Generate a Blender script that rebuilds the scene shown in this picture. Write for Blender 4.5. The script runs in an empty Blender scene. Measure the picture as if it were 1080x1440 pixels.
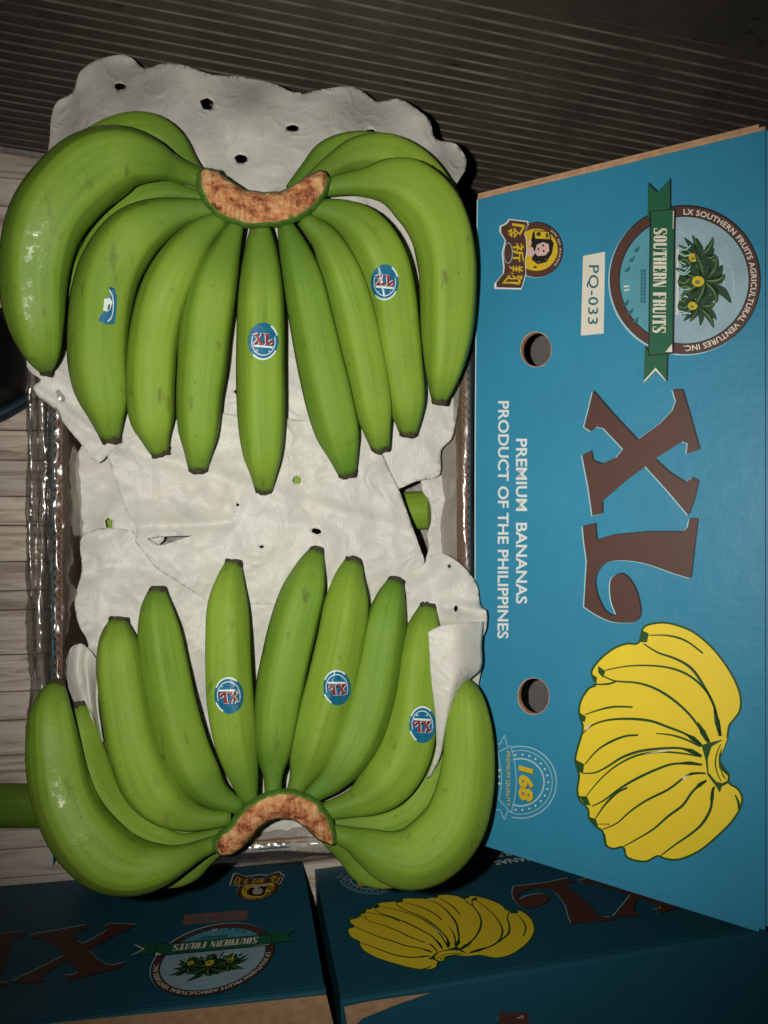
import bpy, bmesh, math, random
from mathutils import Vector, Matrix, noise
from mathutils.geometry import delaunay_2d_cdt, tessellate_polygon
from mathutils.bvhtree import BVHTree
random.seed(7)
SC = bpy.context.scene
COL = SC.collection

# ------------------------------------------------------------------ camera
F = 1080.0                       # focal length in photo pixels (photo 1080 x 1440)
TH = math.atan(200 / 1080)       # the phone is tipped a little to the right
CAM = Vector((0, 0, 0.852))
ct, st = math.cos(TH), math.sin(TH)
RIGHT = Vector((ct, 0, st)); UP = Vector((0, 1, 0)); FWD = Vector((st, 0, -ct))
cd = bpy.data.cameras.new('camera'); cam = bpy.data.objects.new('camera', cd); COL.objects.link(cam)
cam.matrix_world = Matrix(((RIGHT.x, UP.x, -FWD.x, CAM.x), (RIGHT.y, UP.y, -FWD.y, CAM.y),
                           (RIGHT.z, UP.z, -FWD.z, CAM.z), (0, 0, 0, 1)))
cd.sensor_fit = 'VERTICAL'; cd.sensor_height = 36; cd.lens = 36 * F / 1440
cd.clip_start = 0.02; cd.clip_end = 50
SC.camera = cam

# ------------------------------------------------------------------ light
W = bpy.data.worlds.new('World'); SC.world = W; W.use_nodes = True
bg = W.node_tree.nodes['Background']
bg.inputs[0].default_value = (0.75, 0.85, 1.0, 1); bg.inputs[1].default_value = 0.006
ld = bpy.data.lights.new('phone_flash', 'SPOT'); lamp = bpy.data.objects.new('phone_flash', ld); COL.objects.link(lamp)
lp = CAM + RIGHT * -0.055 + UP * 0.010 - FWD * 0.0
lamp.location = lp
aim = CAM + FWD * 0.6 + RIGHT * 0.0 + UP * 0.036
lamp.rotation_euler = (aim - lp).to_track_quat('-Z', 'Y').to_euler()
lamp.scale = (1.0, 0.74, 1.0)
ld.energy = 16.0; ld.spot_size = math.radians(110); ld.spot_blend = 1.0; ld.shadow_soft_size = 0.006
ld.color = (1.0, 0.965, 0.90)
SC.view_settings.view_transform = 'Standard'; SC.view_settings.look = 'None'
SC.view_settings.exposure = 0.0; SC.view_settings.gamma = 1.0
SC.view_settings.use_curve_mapping = False
SC.render.engine = 'CYCLES'
SC.cycles.max_bounces = 6; SC.cycles.transparent_max_bounces = 10
SC.cycles.caustics_reflective = False; SC.cycles.caustics_refractive = False
SC.cycles.use_denoising = True

# ------------------------------------------------------------------ small helpers
def ray(px, py):
    return FWD + RIGHT * ((px - 540) / F) + UP * ((720 - py) / F)
def at(px, py, z):
    d = ray(px, py); t = (z - CAM.z) / d.z
    return CAM + d * t
def on_plane(px, py, p0, n):
    d = ray(px, py); return CAM + d * ((p0 - CAM).dot(n) / d.dot(n))
def depth(p):
    return (p - CAM).dot(FWD)
def to_px(p):
    v = p - CAM; d = v.dot(FWD)
    return (540 + F * v.dot(RIGHT) / d, 720 - F * v.dot(UP) / d)
def lin(r, g, b):
    f = lambda c: (c / 255) / 12.92 if c / 255 <= 0.04045 else ((c / 255 + 0.055) / 1.055) ** 2.4
    return (f(r), f(g), f(b), 1)

def mesh_obj(name, verts, faces, mats, parent=None, fm=None, smooth=False):
    me = bpy.data.meshes.new(name)
    me.from_pydata([tuple(v) for v in verts], [], faces)
    if not isinstance(mats, (list, tuple)): mats = [mats]
    for m in mats: me.materials.append(m)
    if fm:
        me.polygons.foreach_set('material_index', fm)
    if smooth:
        me.polygons.foreach_set('use_smooth', [True] * len(me.polygons))
    me.update()
    o = bpy.data.objects.new(name, me); COL.objects.link(o)
    if parent: o.parent = parent
    return o
def empty(name, loc=(0, 0, 0)):
    o = bpy.data.objects.new(name, None); o.empty_display_size = 0.02
    COL.objects.link(o); return o
def tag(o, label, cat, group=None, kind=None):
    if label: o['label'] = label
    if cat: o['category'] = cat
    if group: o['group'] = group
    if kind: o['kind'] = kind
    return o
def cr(p, n=6, closed=False):
    """Catmull-Rom through tuples of any length"""
    m = len(p); out = []
    rng = range(m) if closed else range(m - 1)
    for i in rng:
        if closed:
            a, b, c, d = p[(i - 1) % m], p[i], p[(i + 1) % m], p[(i + 2) % m]
        else:
            a, b, c, d = p[max(i - 1, 0)], p[i], p[i + 1], p[min(i + 2, m - 1)]
        for k in range(n):
            t = k / n
            out.append(tuple(0.5 * (2 * b[j] + (c[j] - a[j]) * t + (2 * a[j] - 5 * b[j] + 4 * c[j] - d[j]) * t * t
                                    + (3 * b[j] - a[j] - 3 * c[j] + d[j]) * t ** 3) for j in range(len(b))))
    if not closed: out.append(tuple(p[-1]))
    return out
def pip(x, y, poly):
    c = False; j = len(poly) - 1
    for i in range(len(poly)):
        xi, yi = poly[i]; xj, yj = poly[j]
        if (yi > y) != (yj > y) and x < (xj - xi) * (y - yi) / (yj - yi) + xi: c = not c
        j = i
    return c
def resample(poly, step):
    out = []
    m = len(poly)
    for i in range(m):
        a = poly[i]; b = poly[(i + 1) % m]
        L = math.dist(a, b); k = max(1, int(round(L / step)))
        for q in range(k):
            t = q / k; out.append((a[0] + (b[0] - a[0]) * t, a[1] + (b[1] - a[1]) * t))
    return out
def tri_sheet(outline, holes=(), step=8, jitter=0.25):
    """triangulate outline minus holes, with interior points"""
    pts = []; edges = []
    loops = [resample(outline, step)] + [list(h) for h in holes]
    for lo in loops:
        s = len(pts); pts += lo; n = len(lo)
        edges += [(s + i, s + (i + 1) % n) for i in range(n)]
    xs = [p[0] for p in outline]; ys = [p[1] for p in outline]
    rnd = random.Random(3); y = min(ys); row = 0
    while y < max(ys):
        x = min(xs) + (step / 2 if row % 2 else 0)
        while x < max(xs):
            q = (x + rnd.uniform(-1, 1) * step * jitter, y + rnd.uniform(-1, 1) * step * jitter)
            if pip(q[0], q[1], loops[0]) and not any(pip(q[0], q[1], h) for h in loops[1:]):
                pts.append(q)
            x += step
        y += step * 0.87; row += 1
    v, e, f, *_ = delaunay_2d_cdt([Vector(p) for p in pts], edges, [], 0, 1e-5)
    out = []
    for t in f:
        cx = sum(v[i].x for i in t) / 3; cy = sum(v[i].y for i in t) / 3
        if pip(cx, cy, loops[0]) and not any(pip(cx, cy, h) for h in loops[1:]): out.append(tuple(t))
    return [(p.x, p.y) for p in v], out
def ell(cx, cy, rx, ry, n=40, a0=0.0):
    return [(cx + rx * math.cos(a0 + 2 * math.pi * i / n), cy + ry * math.sin(a0 + 2 * math.pi * i / n)) for i in range(n)]
def fbm(p, s, o=3):
    v = 0; a = 1
    for _ in range(o):
        v += a * noise.noise(Vector(p) * s); a *= 0.5; s *= 2.1
    return v

# ------------------------------------------------------------------ materials
def new_mat(name):
    m = bpy.data.materials.new(name); m.use_nodes = True
    nt = m.node_tree
    return m, nt, nt.nodes['Principled BSDF']
def N(nt, typ, **kw):
    n = nt.nodes.new(typ)
    for k, v in kw.items():
        if k.startswith('i_'):
            key = k[2:]; key = int(key) if key.isdigit() else key.replace('_', ' ')
            n.inputs[key].default_value = v
        else: setattr(n, k, v)
    return n
def ramp(nt, stops):
    r = nt.nodes.new('ShaderNodeValToRGB')
    el = r.color_ramp.elements
    while len(el) < len(stops): el.new(0.5)
    for e, (p, c) in zip(el, stops): e.position = p; e.color = c
    return r
def simple(name, col, rough=0.6, var=0.12, scale=60, bump=0.0, bscale=400, spec=0.4):
    """plain surface with faint blotches and fine relief"""
    m, nt, b = new_mat(name)
    tc = N(nt, 'ShaderNodeTexCoord')
    nz = N(nt, 'ShaderNodeTexNoise', i_Scale=scale, i_Detail=5.0, i_Roughness=0.6)
    nt.links.new(tc.outputs['Object'], nz.inputs['Vector'])
    c0 = tuple(x * (1 - var) for x in col[:3]) + (1,); c1 = tuple(min(1, x * (1 + var)) for x in col[:3]) + (1,)
    r = ramp(nt, [(0.3, c0), (0.7, c1)])
    nt.links.new(nz.outputs[0], r.inputs[0]); nt.links.new(r.outputs[0], b.inputs['Base Color'])
    b.inputs['Roughness'].default_value = rough
    b.inputs['Specular IOR Level'].default_value = spec
    if bump:
        n2 = N(nt, 'ShaderNodeTexNoise', i_Scale=bscale, i_Detail=3.0)
        nt.links.new(tc.outputs['Object'], n2.inputs['Vector'])
        bp = N(nt, 'ShaderNodeBump', i_Strength=bump, i_Distance=0.001)
        nt.links.new(n2.outputs[0], bp.inputs['Height']); nt.links.new(bp.outputs[0], b.inputs['Normal'])
    return m

def banana_mat(name, w0, w1, rough, spec):
    m, nt, b = new_mat(name)
    uv = N(nt, 'ShaderNodeUVMap', uv_map='UVMap')
    tc = N(nt, 'ShaderNodeTexCoord')
    oi = N(nt, 'ShaderNodeObjectInfo')
    mp = N(nt, 'ShaderNodeMapping'); mp.inputs['Scale'].default_value = (26, 1.6, 1)
    nt.links.new(uv.outputs[0], mp.inputs['Vector'])
    add = N(nt, 'ShaderNodeVectorMath', operation='ADD')
    sc = N(nt, 'ShaderNodeVectorMath', operation='SCALE'); sc.inputs[0].default_value = (31, 17, 11)
    nt.links.new(oi.outputs['Random'], sc.inputs['Scale'])
    nt.links.new(mp.outputs[0], add.inputs[0]); nt.links.new(sc.outputs[0], add.inputs[1])
    st_ = N(nt, 'ShaderNodeTexNoise', i_Scale=1.0, i_Detail=4.0, i_Roughness=0.55)
    nt.links.new(add.outputs[0], st_.inputs['Vector'])
    r1 = ramp(nt, [(0.25, (0.108, 0.212, 0.018, 1)), (0.5, (0.155, 0.275, 0.026, 1)), (0.8, (0.200, 0.322, 0.042, 1))])
    nt.links.new(st_.outputs[0], r1.inputs[0])
    # broad patches
    big = N(nt, 'ShaderNodeTexNoise', i_Scale=22.0, i_Detail=3.0)
    nt.links.new(tc.outputs['Object'], big.inputs['Vector'])
    mx = N(nt, 'ShaderNodeMix', data_type='RGBA', blend_type='MIX')
    rb = ramp(nt, [(0.40, (0, 0, 0, 1)), (0.66, (0.8, 0.8, 0.8, 1))])
    nt.links.new(big.outputs[0], rb.inputs[0]); nt.links.new(rb.outputs[0], mx.inputs[0])
    nt.links.new(r1.outputs[0], mx.inputs[6]); mx.inputs[7].default_value = (0.182, 0.292, 0.030, 1)
    # greener neck and tip
    sep = N(nt, 'ShaderNodeSeparateXYZ'); nt.links.new(uv.outputs[0], sep.inputs[0])
    re = ramp(nt, [(0.0, (1, 1, 1, 1)), (0.12, (0.75, 0.75, 0.75, 1)), (0.30, (0, 0, 0, 1)), (0.90, (0, 0, 0, 1)), (1.0, (0.8, 0.8, 0.8, 1))])
    nt.links.new(sep.outputs[1], re.inputs[0])
    m2 = N(nt, 'ShaderNodeMix', data_type='RGBA', blend_type='MIX')
    nt.links.new(re.outputs[0], m2.inputs[0]); nt.links.new(mx.outputs[2], m2.inputs[6]); m2.inputs[7].default_value = (0.080, 0.165, 0.016, 1)
    # scars: sparse small brown flecks
    vo = N(nt, 'ShaderNodeTexNoise', i_Scale=95.0, i_Detail=2.0)
    mp2 = N(nt, 'ShaderNodeMapping'); mp2.inputs['Scale'].default_value = (1, 0.45, 1)
    nt.links.new(tc.outputs['Object'], mp2.inputs['Vector']); nt.links.new(mp2.outputs[0], vo.inputs['Vector'])
    rs = ramp(nt, [(0.655, (0, 0, 0, 1)), (0.79, (0.75, 0.75, 0.75, 1))])
    nt.links.new(vo.outputs[0], rs.inputs[0])
    m3 = N(nt, 'ShaderNodeMix', data_type='RGBA', blend_type='MIX')
    nt.links.new(rs.outputs[0], m3.inputs[0]); nt.links.new(m2.outputs[2], m3.inputs[6]); m3.inputs[7].default_value = (0.085, 0.10, 0.02, 1)
    # dry sap stains and rubbed patches
    sp = N(nt, 'ShaderNodeTexNoise', i_Scale=30.0, i_Detail=8.0, i_Roughness=0.75, i_Distortion=0.8)
    of = N(nt, 'ShaderNodeVectorMath', operation='ADD'); of.inputs[1].default_value = (4.3, 1.7, 9.1)
    nt.links.new(tc.outputs['Object'], of.inputs[0]); nt.links.new(of.outputs[0], sp.inputs['Vector'])
    rp = ramp(nt, [(0.63, (0, 0, 0, 1)), (0.70, (0.38, 0.38, 0.38, 1)), (0.76, (0.7, 0.7, 0.7, 1))])
    nt.links.new(sp.outputs[0], rp.inputs[0])
    m4 = N(nt, 'ShaderNodeMix', data_type='RGBA', blend_type='MIX')
    nt.links.new(rp.outputs[0], m4.inputs[0]); nt.links.new(m3.outputs[2], m4.inputs[6]); m4.inputs[7].default_value = (0.17, 0.155, 0.03, 1)
    # tiny dark specks
    dk = N(nt, 'ShaderNodeTexNoise', i_Scale=420.0, i_Detail=1.0)
    nt.links.new(of.outputs[0], dk.inputs['Vector'])
    rd = ramp(nt, [(0.745, (0, 0, 0, 1)), (0.79, (0.7, 0.7, 0.7, 1))])
    nt.links.new(dk.outputs[0], rd.inputs[0])
    m5 = N(nt, 'ShaderNodeMix', data_type='RGBA', blend_type='MIX')
    nt.links.new(rd.outputs[0], m5.inputs[0]); nt.links.new(m4.outputs[2], m5.inputs[6]); m5.inputs[7].default_value = (0.045, 0.06, 0.012, 1)
    hv = N(nt, 'ShaderNodeHueSaturation'); nt.links.new(m5.outputs[2], hv.inputs['Color'])
    hr = N(nt, 'ShaderNodeMapRange'); hr.inputs['To Min'].default_value = 0.490; hr.inputs['To Max'].default_value = 0.506
    nt.links.new(oi.outputs['Random'], hr.inputs['Value']); nt.links.new(hr.outputs[0], hv.inputs['Hue'])
    vr = N(nt, 'ShaderNodeMapRange'); vr.inputs['To Min'].default_value = 1.12; vr.inputs['To Max'].default_value = 0.94
    nt.links.new(oi.outputs['Random'], vr.inputs['Value']); nt.links.new(vr.outputs[0], hv.inputs['Value'])
    nt.links.new(hv.outputs[0], b.inputs['Base Color'])
    wet = N(nt, 'ShaderNodeTexNoise', i_Scale=38.0, i_Detail=5.0, i_Roughness=0.7)
    nt.links.new(tc.outputs['Object'], wet.inputs['Vector'])
    rr = ramp(nt, [(w0, (rough, rough, rough, 1)), (w1, (0.20, 0.20, 0.20, 1))])
    nt.links.new(wet.outputs[0], rr.inputs[0]); nt.links.new(rr.outputs[0], b.inputs['Roughness'])
    b.inputs['Specular IOR Level'].default_value = spec
    b.inputs['Subsurface Weight'].default_value = 0.0
    fine = N(nt, 'ShaderNodeTexNoise', i_Scale=520.0, i_Detail=3.0)
    nt.links.new(tc.outputs['Object'], fine.inputs['Vector'])
    bp = N(nt, 'ShaderNodeBump', i_Strength=0.16, i_Distance=0.0012)
    bp2 = N(nt, 'ShaderNodeBump', i_Strength=0.10, i_Distance=0.002)
    nt.links.new(st_.outputs[0], bp2.inputs['Height'])
    nt.links.new(fine.outputs[0], bp.inputs['Height']); nt.links.new(bp2.outputs[0], bp.inputs['Normal'])
    nt.links.new(bp.outputs[0], b.inputs['Normal'])
    return m
M = {}
M['banana'] = banana_mat('banana_skin', 0.64, 0.70, 0.60, 0.20)
M['banana_wet'] = banana_mat('banana_skin_damp', 0.52, 0.60, 0.54, 0.30)
M['tip'] = simple('banana_tip', (0.045, 0.038, 0.018), 0.85, 0.5, 500, 0.6, 900)
def crown_mat():
    m, nt, b = new_mat('crown_cut')
    tc = N(nt, 'ShaderNodeTexCoord')
    n1 = N(nt, 'ShaderNodeTexNoise', i_Scale=95.0, i_Detail=6.0, i_Roughness=0.72)
    nt.links.new(tc.outputs['Object'], n1.inputs['Vector'])
    r = ramp(nt, [(0.33, (0.06, 0.014, 0.008, 1)), (0.40, (0.26, 0.065, 0.024, 1)), (0.48, (0.52, 0.21, 0.075, 1)), (0.63, (0.70, 0.42, 0.19, 1))])
    nt.links.new(n1.outputs[0], r.inputs[0]); nt.links.new(r.outputs[0], b.inputs['Base Color'])
    b.inputs['Roughness'].default_value = 0.6
    mpf = N(nt, 'ShaderNodeMapping'); mpf.inputs['Scale'].default_value = (420, 60, 60)
    nt.links.new(tc.outputs['Object'], mpf.inputs['Vector'])
    fb = N(nt, 'ShaderNodeTexNoise', i_Scale=1.0, i_Detail=3.0, i_Distortion=0.5); nt.links.new(mpf.outputs[0], fb.inputs['Vector'])
    rf = ramp(nt, [(0.36, (0.45, 0.36, 0.32, 1)), (0.52, (1, 1, 1, 1))]); nt.links.new(fb.outputs[0], rf.inputs[0])
    mf = N(nt, 'ShaderNodeMix', data_type='RGBA', blend_type='MULTIPLY'); mf.inputs[0].default_value = 0.55
    nt.links.new(r.outputs[0], mf.inputs[6]); nt.links.new(rf.outputs[0], mf.inputs[7]); nt.links.new(mf.outputs[2], b.inputs['Base Color'])
    bp = N(nt, 'ShaderNodeBump', i_Strength=1.0, i_Distance=0.004)
    nt.links.new(n1.outputs[0], bp.inputs['Height']); nt.links.new(bp.outputs[0], b.inputs['Normal'])
    return m
M['cut'] = crown_mat()
M['crown'] = simple('crown_green', (0.12, 0.25, 0.035), 0.5, 0.3, 90, 0.3, 300)
def foam_mat():
    m, nt, b = new_mat('foam_sheet')
    tc = N(nt, 'ShaderNodeTexCoord')
    n1 = N(nt, 'ShaderNodeTexNoise', i_Scale=16.0, i_Detail=6.0, i_Roughness=0.62, i_Distortion=0.6)
    nt.links.new(tc.outputs['Object'], n1.inputs['Vector'])
    r = ramp(nt, [(0.30, (0.60, 0.59, 0.53, 1)), (0.45, (0.71, 0.69, 0.62, 1)), (0.56, (0.67, 0.675, 0.61, 1)), (0.70, (0.84, 0.81, 0.74, 1))])
    nt.links.new(n1.outputs[0], r.inputs[0]); nt.links.new(r.outputs[0], b.inputs['Base Color'])
    b.inputs['Roughness'].default_value = 0.42; b.inputs['Specular IOR Level'].default_value = 0.35
    n2 = N(nt, 'ShaderNodeTexNoise', i_Scale=650.0, i_Detail=2.0)
    nt.links.new(tc.outputs['Object'], n2.inputs['Vector'])
    wv = N(nt, 'ShaderNodeTexWave', i_Scale=180.0, i_Distortion=1.5)
    nt.links.new(tc.outputs['Object'], wv.inputs['Vector'])
    cb = N(nt, 'ShaderNodeMath', operation='ADD'); nt.links.new(n2.outputs[0], cb.inputs[0])
    ms = N(nt, 'ShaderNodeMath', operation='MULTIPLY'); ms.inputs[1].default_value = 0.25
    nt.links.new(wv.outputs[1], ms.inputs[0]); nt.links.new(ms.outputs[0], cb.inputs[1])
    bp = N(nt, 'ShaderNodeBump', i_Strength=0.35, i_Distance=0.0009)
    nt.links.new(cb.outputs[0], bp.inputs['Height']); nt.links.new(bp.outputs[0], b.inputs['Normal'])
    wr = N(nt, 'ShaderNodeTexNoise', i_Scale=48.0, i_Detail=8.0, i_Distortion=1.6)
    wr.noise_type = 'RIDGED_MULTIFRACTAL'
    nt.links.new(tc.outputs['Object'], wr.inputs['Vector'])
    bw = N(nt, 'ShaderNodeBump', i_Strength=0.42, i_Distance=0.003)
    nt.links.new(wr.outputs[0], bw.inputs['Height']); nt.links.new(bw.outputs[0], bp.inputs['Normal'])
    # the thin sheet lets a little light through
    tl = N(nt, 'ShaderNodeBsdfTranslucent'); nt.links.new(r.outputs[0], tl.inputs['Color'])
    mx = N(nt, 'ShaderNodeMixShader'); mx.inputs[0].default_value = 0.22
    out = nt.nodes['Material Output']
    nt.links.new(b.outputs[0], mx.inputs[1]); nt.links.new(tl.outputs[0], mx.inputs[2]); nt.links.new(mx.outputs[0], out.inputs['Surface'])
    return m
M['foam'] = foam_mat()
M['kraft'] = simple('kraft_board', (0.40, 0.235, 0.125), 0.8, 0.2, 120, 0.3, 500)
M['flute'] = simple('kraft_flute', (0.55, 0.35, 0.20), 0.8, 0.25, 200)
M['kraft_pale'] = simple('kraft_edge', (0.46, 0.27, 0.15), 0.8, 0.25, 160, 0.3, 500)
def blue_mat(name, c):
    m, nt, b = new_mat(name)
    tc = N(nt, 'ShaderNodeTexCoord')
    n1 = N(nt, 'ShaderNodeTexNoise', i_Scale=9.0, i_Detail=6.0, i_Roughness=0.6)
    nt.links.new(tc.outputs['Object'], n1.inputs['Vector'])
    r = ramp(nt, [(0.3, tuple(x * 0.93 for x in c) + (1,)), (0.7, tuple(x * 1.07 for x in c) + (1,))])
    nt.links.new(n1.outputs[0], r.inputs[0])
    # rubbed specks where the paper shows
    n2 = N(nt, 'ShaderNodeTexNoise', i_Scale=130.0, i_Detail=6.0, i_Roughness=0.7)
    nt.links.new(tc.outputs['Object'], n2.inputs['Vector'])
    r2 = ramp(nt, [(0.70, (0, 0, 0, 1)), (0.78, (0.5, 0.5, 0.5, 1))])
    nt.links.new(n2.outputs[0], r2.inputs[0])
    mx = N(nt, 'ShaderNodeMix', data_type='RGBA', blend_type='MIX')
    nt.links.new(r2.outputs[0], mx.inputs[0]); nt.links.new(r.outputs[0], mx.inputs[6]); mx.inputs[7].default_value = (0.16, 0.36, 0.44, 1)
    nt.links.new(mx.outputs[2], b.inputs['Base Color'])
    b.inputs['Roughness'].default_value = 0.48; b.inputs['Specular IOR Level'].default_value = 0.35
    # board flutes telegraphing through, plus shallow dents
    wv = N(nt, 'ShaderNodeTexWave', i_Scale=48.0, i_Distortion=0.4); wv.bands_direction = 'Y'
    nt.links.new(tc.outputs['Object'], wv.inputs['Vector'])
    b1 = N(nt, 'ShaderNodeBump', i_Strength=0.018, i_Distance=0.002); nt.links.new(wv.outputs[1], b1.inputs['Height'])
    b2 = N(nt, 'ShaderNodeBump', i_Strength=0.22, i_Distance=0.01); nt.links.new(n1.outputs[0], b2.inputs['Height'])
    nt.links.new(b1.outputs[0], b2.inputs['Normal']); nt.links.new(b2.outputs[0], b.inputs['Normal'])
    return m
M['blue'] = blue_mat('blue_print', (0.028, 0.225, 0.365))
M['shaded_blue'] = blue_mat('shaded_blue_print', (0.012, 0.082, 0.122))  # lid blue darkened to stand in for shade on the closed cartons
M['greyboard'] = simple('grey_inner_board', (0.11, 0.10, 0.094), 0.8, 0.15, 60)
M['brown'] = simple('print_brown', (0.085, 0.036, 0.026), 0.5, 0.06, 30)
M['black'] = simple('print_black', (0.010, 0.010, 0.012), 0.5, 0.1, 30)
M['white'] = simple('print_white', (0.66, 0.70, 0.68), 0.5, 0.04, 30)
M['cream'] = simple('label_cream', (0.68, 0.64, 0.54), 0.55, 0.05, 40)
M['teal'] = simple('print_teal', (0.025, 0.13, 0.16), 0.5, 0.06, 30)
M['green'] = simple('print_green', (0.012, 0.105, 0.05), 0.5, 0.06, 30)
M['dkgreen'] = simple('print_dark_green', (0.016, 0.070, 0.014), 0.5, 0.06, 30)
M['leaf'] = simple('print_leaf', (0.012, 0.048, 0.018), 0.5, 0.3, 300)
M['leaf2'] = simple('print_leaf_light', (0.13, 0.22, 0.05), 0.5, 0.2, 300)
M['yellow'] = simple('print_yellow', (0.80, 0.60, 0.030), 0.5, 0.04, 20)
M['gold'] = simple('print_gold', (0.60, 0.42, 0.02), 0.5, 0.06, 60)
M['sky'] = simple('print_sky', (0.27, 0.40, 0.46), 0.5, 0.12, 70)
M['lagoon'] = simple('print_lagoon', (0.085, 0.29, 0.36), 0.5, 0.12, 60)
M['palewhite'] = simple('print_pale_line', (0.36, 0.55, 0.60), 0.5, 0.05, 30)
M['skin'] = simple('print_pink', (0.62, 0.42, 0.38), 0.5, 0.05, 60)
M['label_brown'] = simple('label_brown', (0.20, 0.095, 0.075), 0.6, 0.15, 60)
M['st_blue'] = simple('sticker_blue', (0.010, 0.125, 0.25), 0.30, 0.2, 300, 0.35, 160, 0.4)
M['st_teal'] = simple('sticker_teal', (0.010, 0.15, 0.16), 0.30, 0.2, 300, 0.35, 160, 0.4)
M['st_white'] = simple('sticker_white', (0.62, 0.72, 0.68), 0.30, 0.1, 300, 0.35, 160, 0.4)
M['st_red'] = simple('sticker_red', (0.24, 0.025, 0.03), 0.30, 0.2, 300, 0.35, 160, 0.4)
def film_mat():
    m, nt, b = new_mat('plastic_film')
    out = nt.nodes['Material Output']; nt.nodes.remove(b)
    tr = N(nt, 'ShaderNodeBsdfTransparent'); tr.inputs['Color'].default_value = (0.76, 0.74, 0.72, 1)
    gl = N(nt, 'ShaderNodeBsdfGlossy'); gl.inputs['Roughness'].default_value = 0.22
    gl.inputs['Color'].default_value = (1, 0.97, 0.93, 1)
    df = N(nt, 'ShaderNodeBsdfDiffuse'); df.inputs['Color'].default_value = (0.34, 0.32, 0.31, 1)
    tc = N(nt, 'ShaderNodeTexCoord')
    mp = N(nt, 'ShaderNodeMapping'); mp.inputs['Scale'].default_value = (1, 0.6, 1)
    nt.links.new(tc.outputs['Object'], mp.inputs['Vector'])
    nz = N(nt, 'ShaderNodeTexNoise', i_Scale=40.0, i_Detail=3.0, i_Distortion=1.2)
    nt.links.new(mp.outputs[0], nz.inputs['Vector'])
    bp = N(nt, 'ShaderNodeBump', i_Strength=0.35, i_Distance=0.004)
    nt.links.new(nz.outputs[0], bp.inputs['Height']); nt.links.new(bp.outputs[0], gl.inputs['Normal'])
    lw = N(nt, 'ShaderNodeLayerWeight', i_Blend=0.25)
    nt.links.new(bp.outputs[0], lw.inputs['Normal'])
    mr = N(nt, 'ShaderNodeMapRange'); mr.inputs['To Min'].default_value = 0.065; mr.inputs['To Max'].default_value = 0.5
    nt.links.new(lw.outputs['Facing'], mr.inputs['Value'])
    m1 = N(nt, 'ShaderNodeMixShader'); m1.inputs[0].default_value = 0.08
    nt.links.new(tr.outputs[0], m1.inputs[1]); nt.links.new(df.outputs[0], m1.inputs[2])
    m2 = N(nt, 'ShaderNodeMixShader'); nt.links.new(mr.outputs[0], m2.inputs[0])
    nt.links.new(m1.outputs[0], m2.inputs[1]); nt.links.new(gl.outputs[0], m2.inputs[2])
    nt.links.new(m2.outputs[0], out.inputs['Surface'])
    return m
M['film'] = film_mat()
def wood_mat():
    m, nt, b = new_mat('weathered_plank')
    tc = N(nt, 'ShaderNodeTexCoord'); oi = N(nt, 'ShaderNodeObjectInfo')
    sc = N(nt, 'ShaderNodeVectorMath', operation='SCALE'); sc.inputs[0].default_value = (3, 7, 5)
    nt.links.new(oi.outputs['Random'], sc.inputs['Scale'])
    mp = N(nt, 'ShaderNodeMapping'); mp.inputs['Scale'].default_value = (4, 46, 10)
    nt.links.new(tc.outputs['Object'], mp.inputs['Vector'])
    ad = N(nt, 'ShaderNodeVectorMath', operation='ADD')
    nt.links.new(mp.outputs[0], ad.inputs[0]); nt.links.new(sc.outputs[0], ad.inputs[1])
    n1 = N(nt, 'ShaderNodeTexNoise', i_Scale=2.2, i_Detail=7.0, i_Roughness=0.65, i_Distortion=0.8)
    nt.links.new(ad.outputs[0], n1.inputs['Vector'])
    r = ramp(nt, [(0.28, (0.16, 0.11, 0.08, 1)), (0.42, (0.46, 0.37, 0.29, 1)), (0.56, (0.74, 0.64, 0.53, 1)), (0.75, (0.52, 0.45, 0.375, 1))])
    nt.links.new(n1.outputs[0], r.inputs[0])
    hs = N(nt, 'ShaderNodeHueSaturation'); nt.links.new(r.outputs[0], hs.inputs['Color'])
    mr = N(nt, 'ShaderNodeMapRange'); mr.inputs['To Min'].default_value = 0.98; mr.inputs['To Max'].default_value = 1.32
    nt.links.new(oi.outputs['Random'], mr.inputs['Value']); nt.links.new(mr.outputs[0], hs.inputs['Value'])
    nt.links.new(hs.outputs[0], b.inputs['Base Color'])
    b.inputs['Roughness'].default_value = 0.7
    bp = N(nt, 'ShaderNodeBump', i_Strength=0.4, i_Distance=0.001)
    nt.links.new(n1.outputs[0], bp.inputs['Height']); nt.links.new(bp.outputs[0], b.inputs['Normal'])
    return m
M['wood'] = wood_mat()
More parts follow.
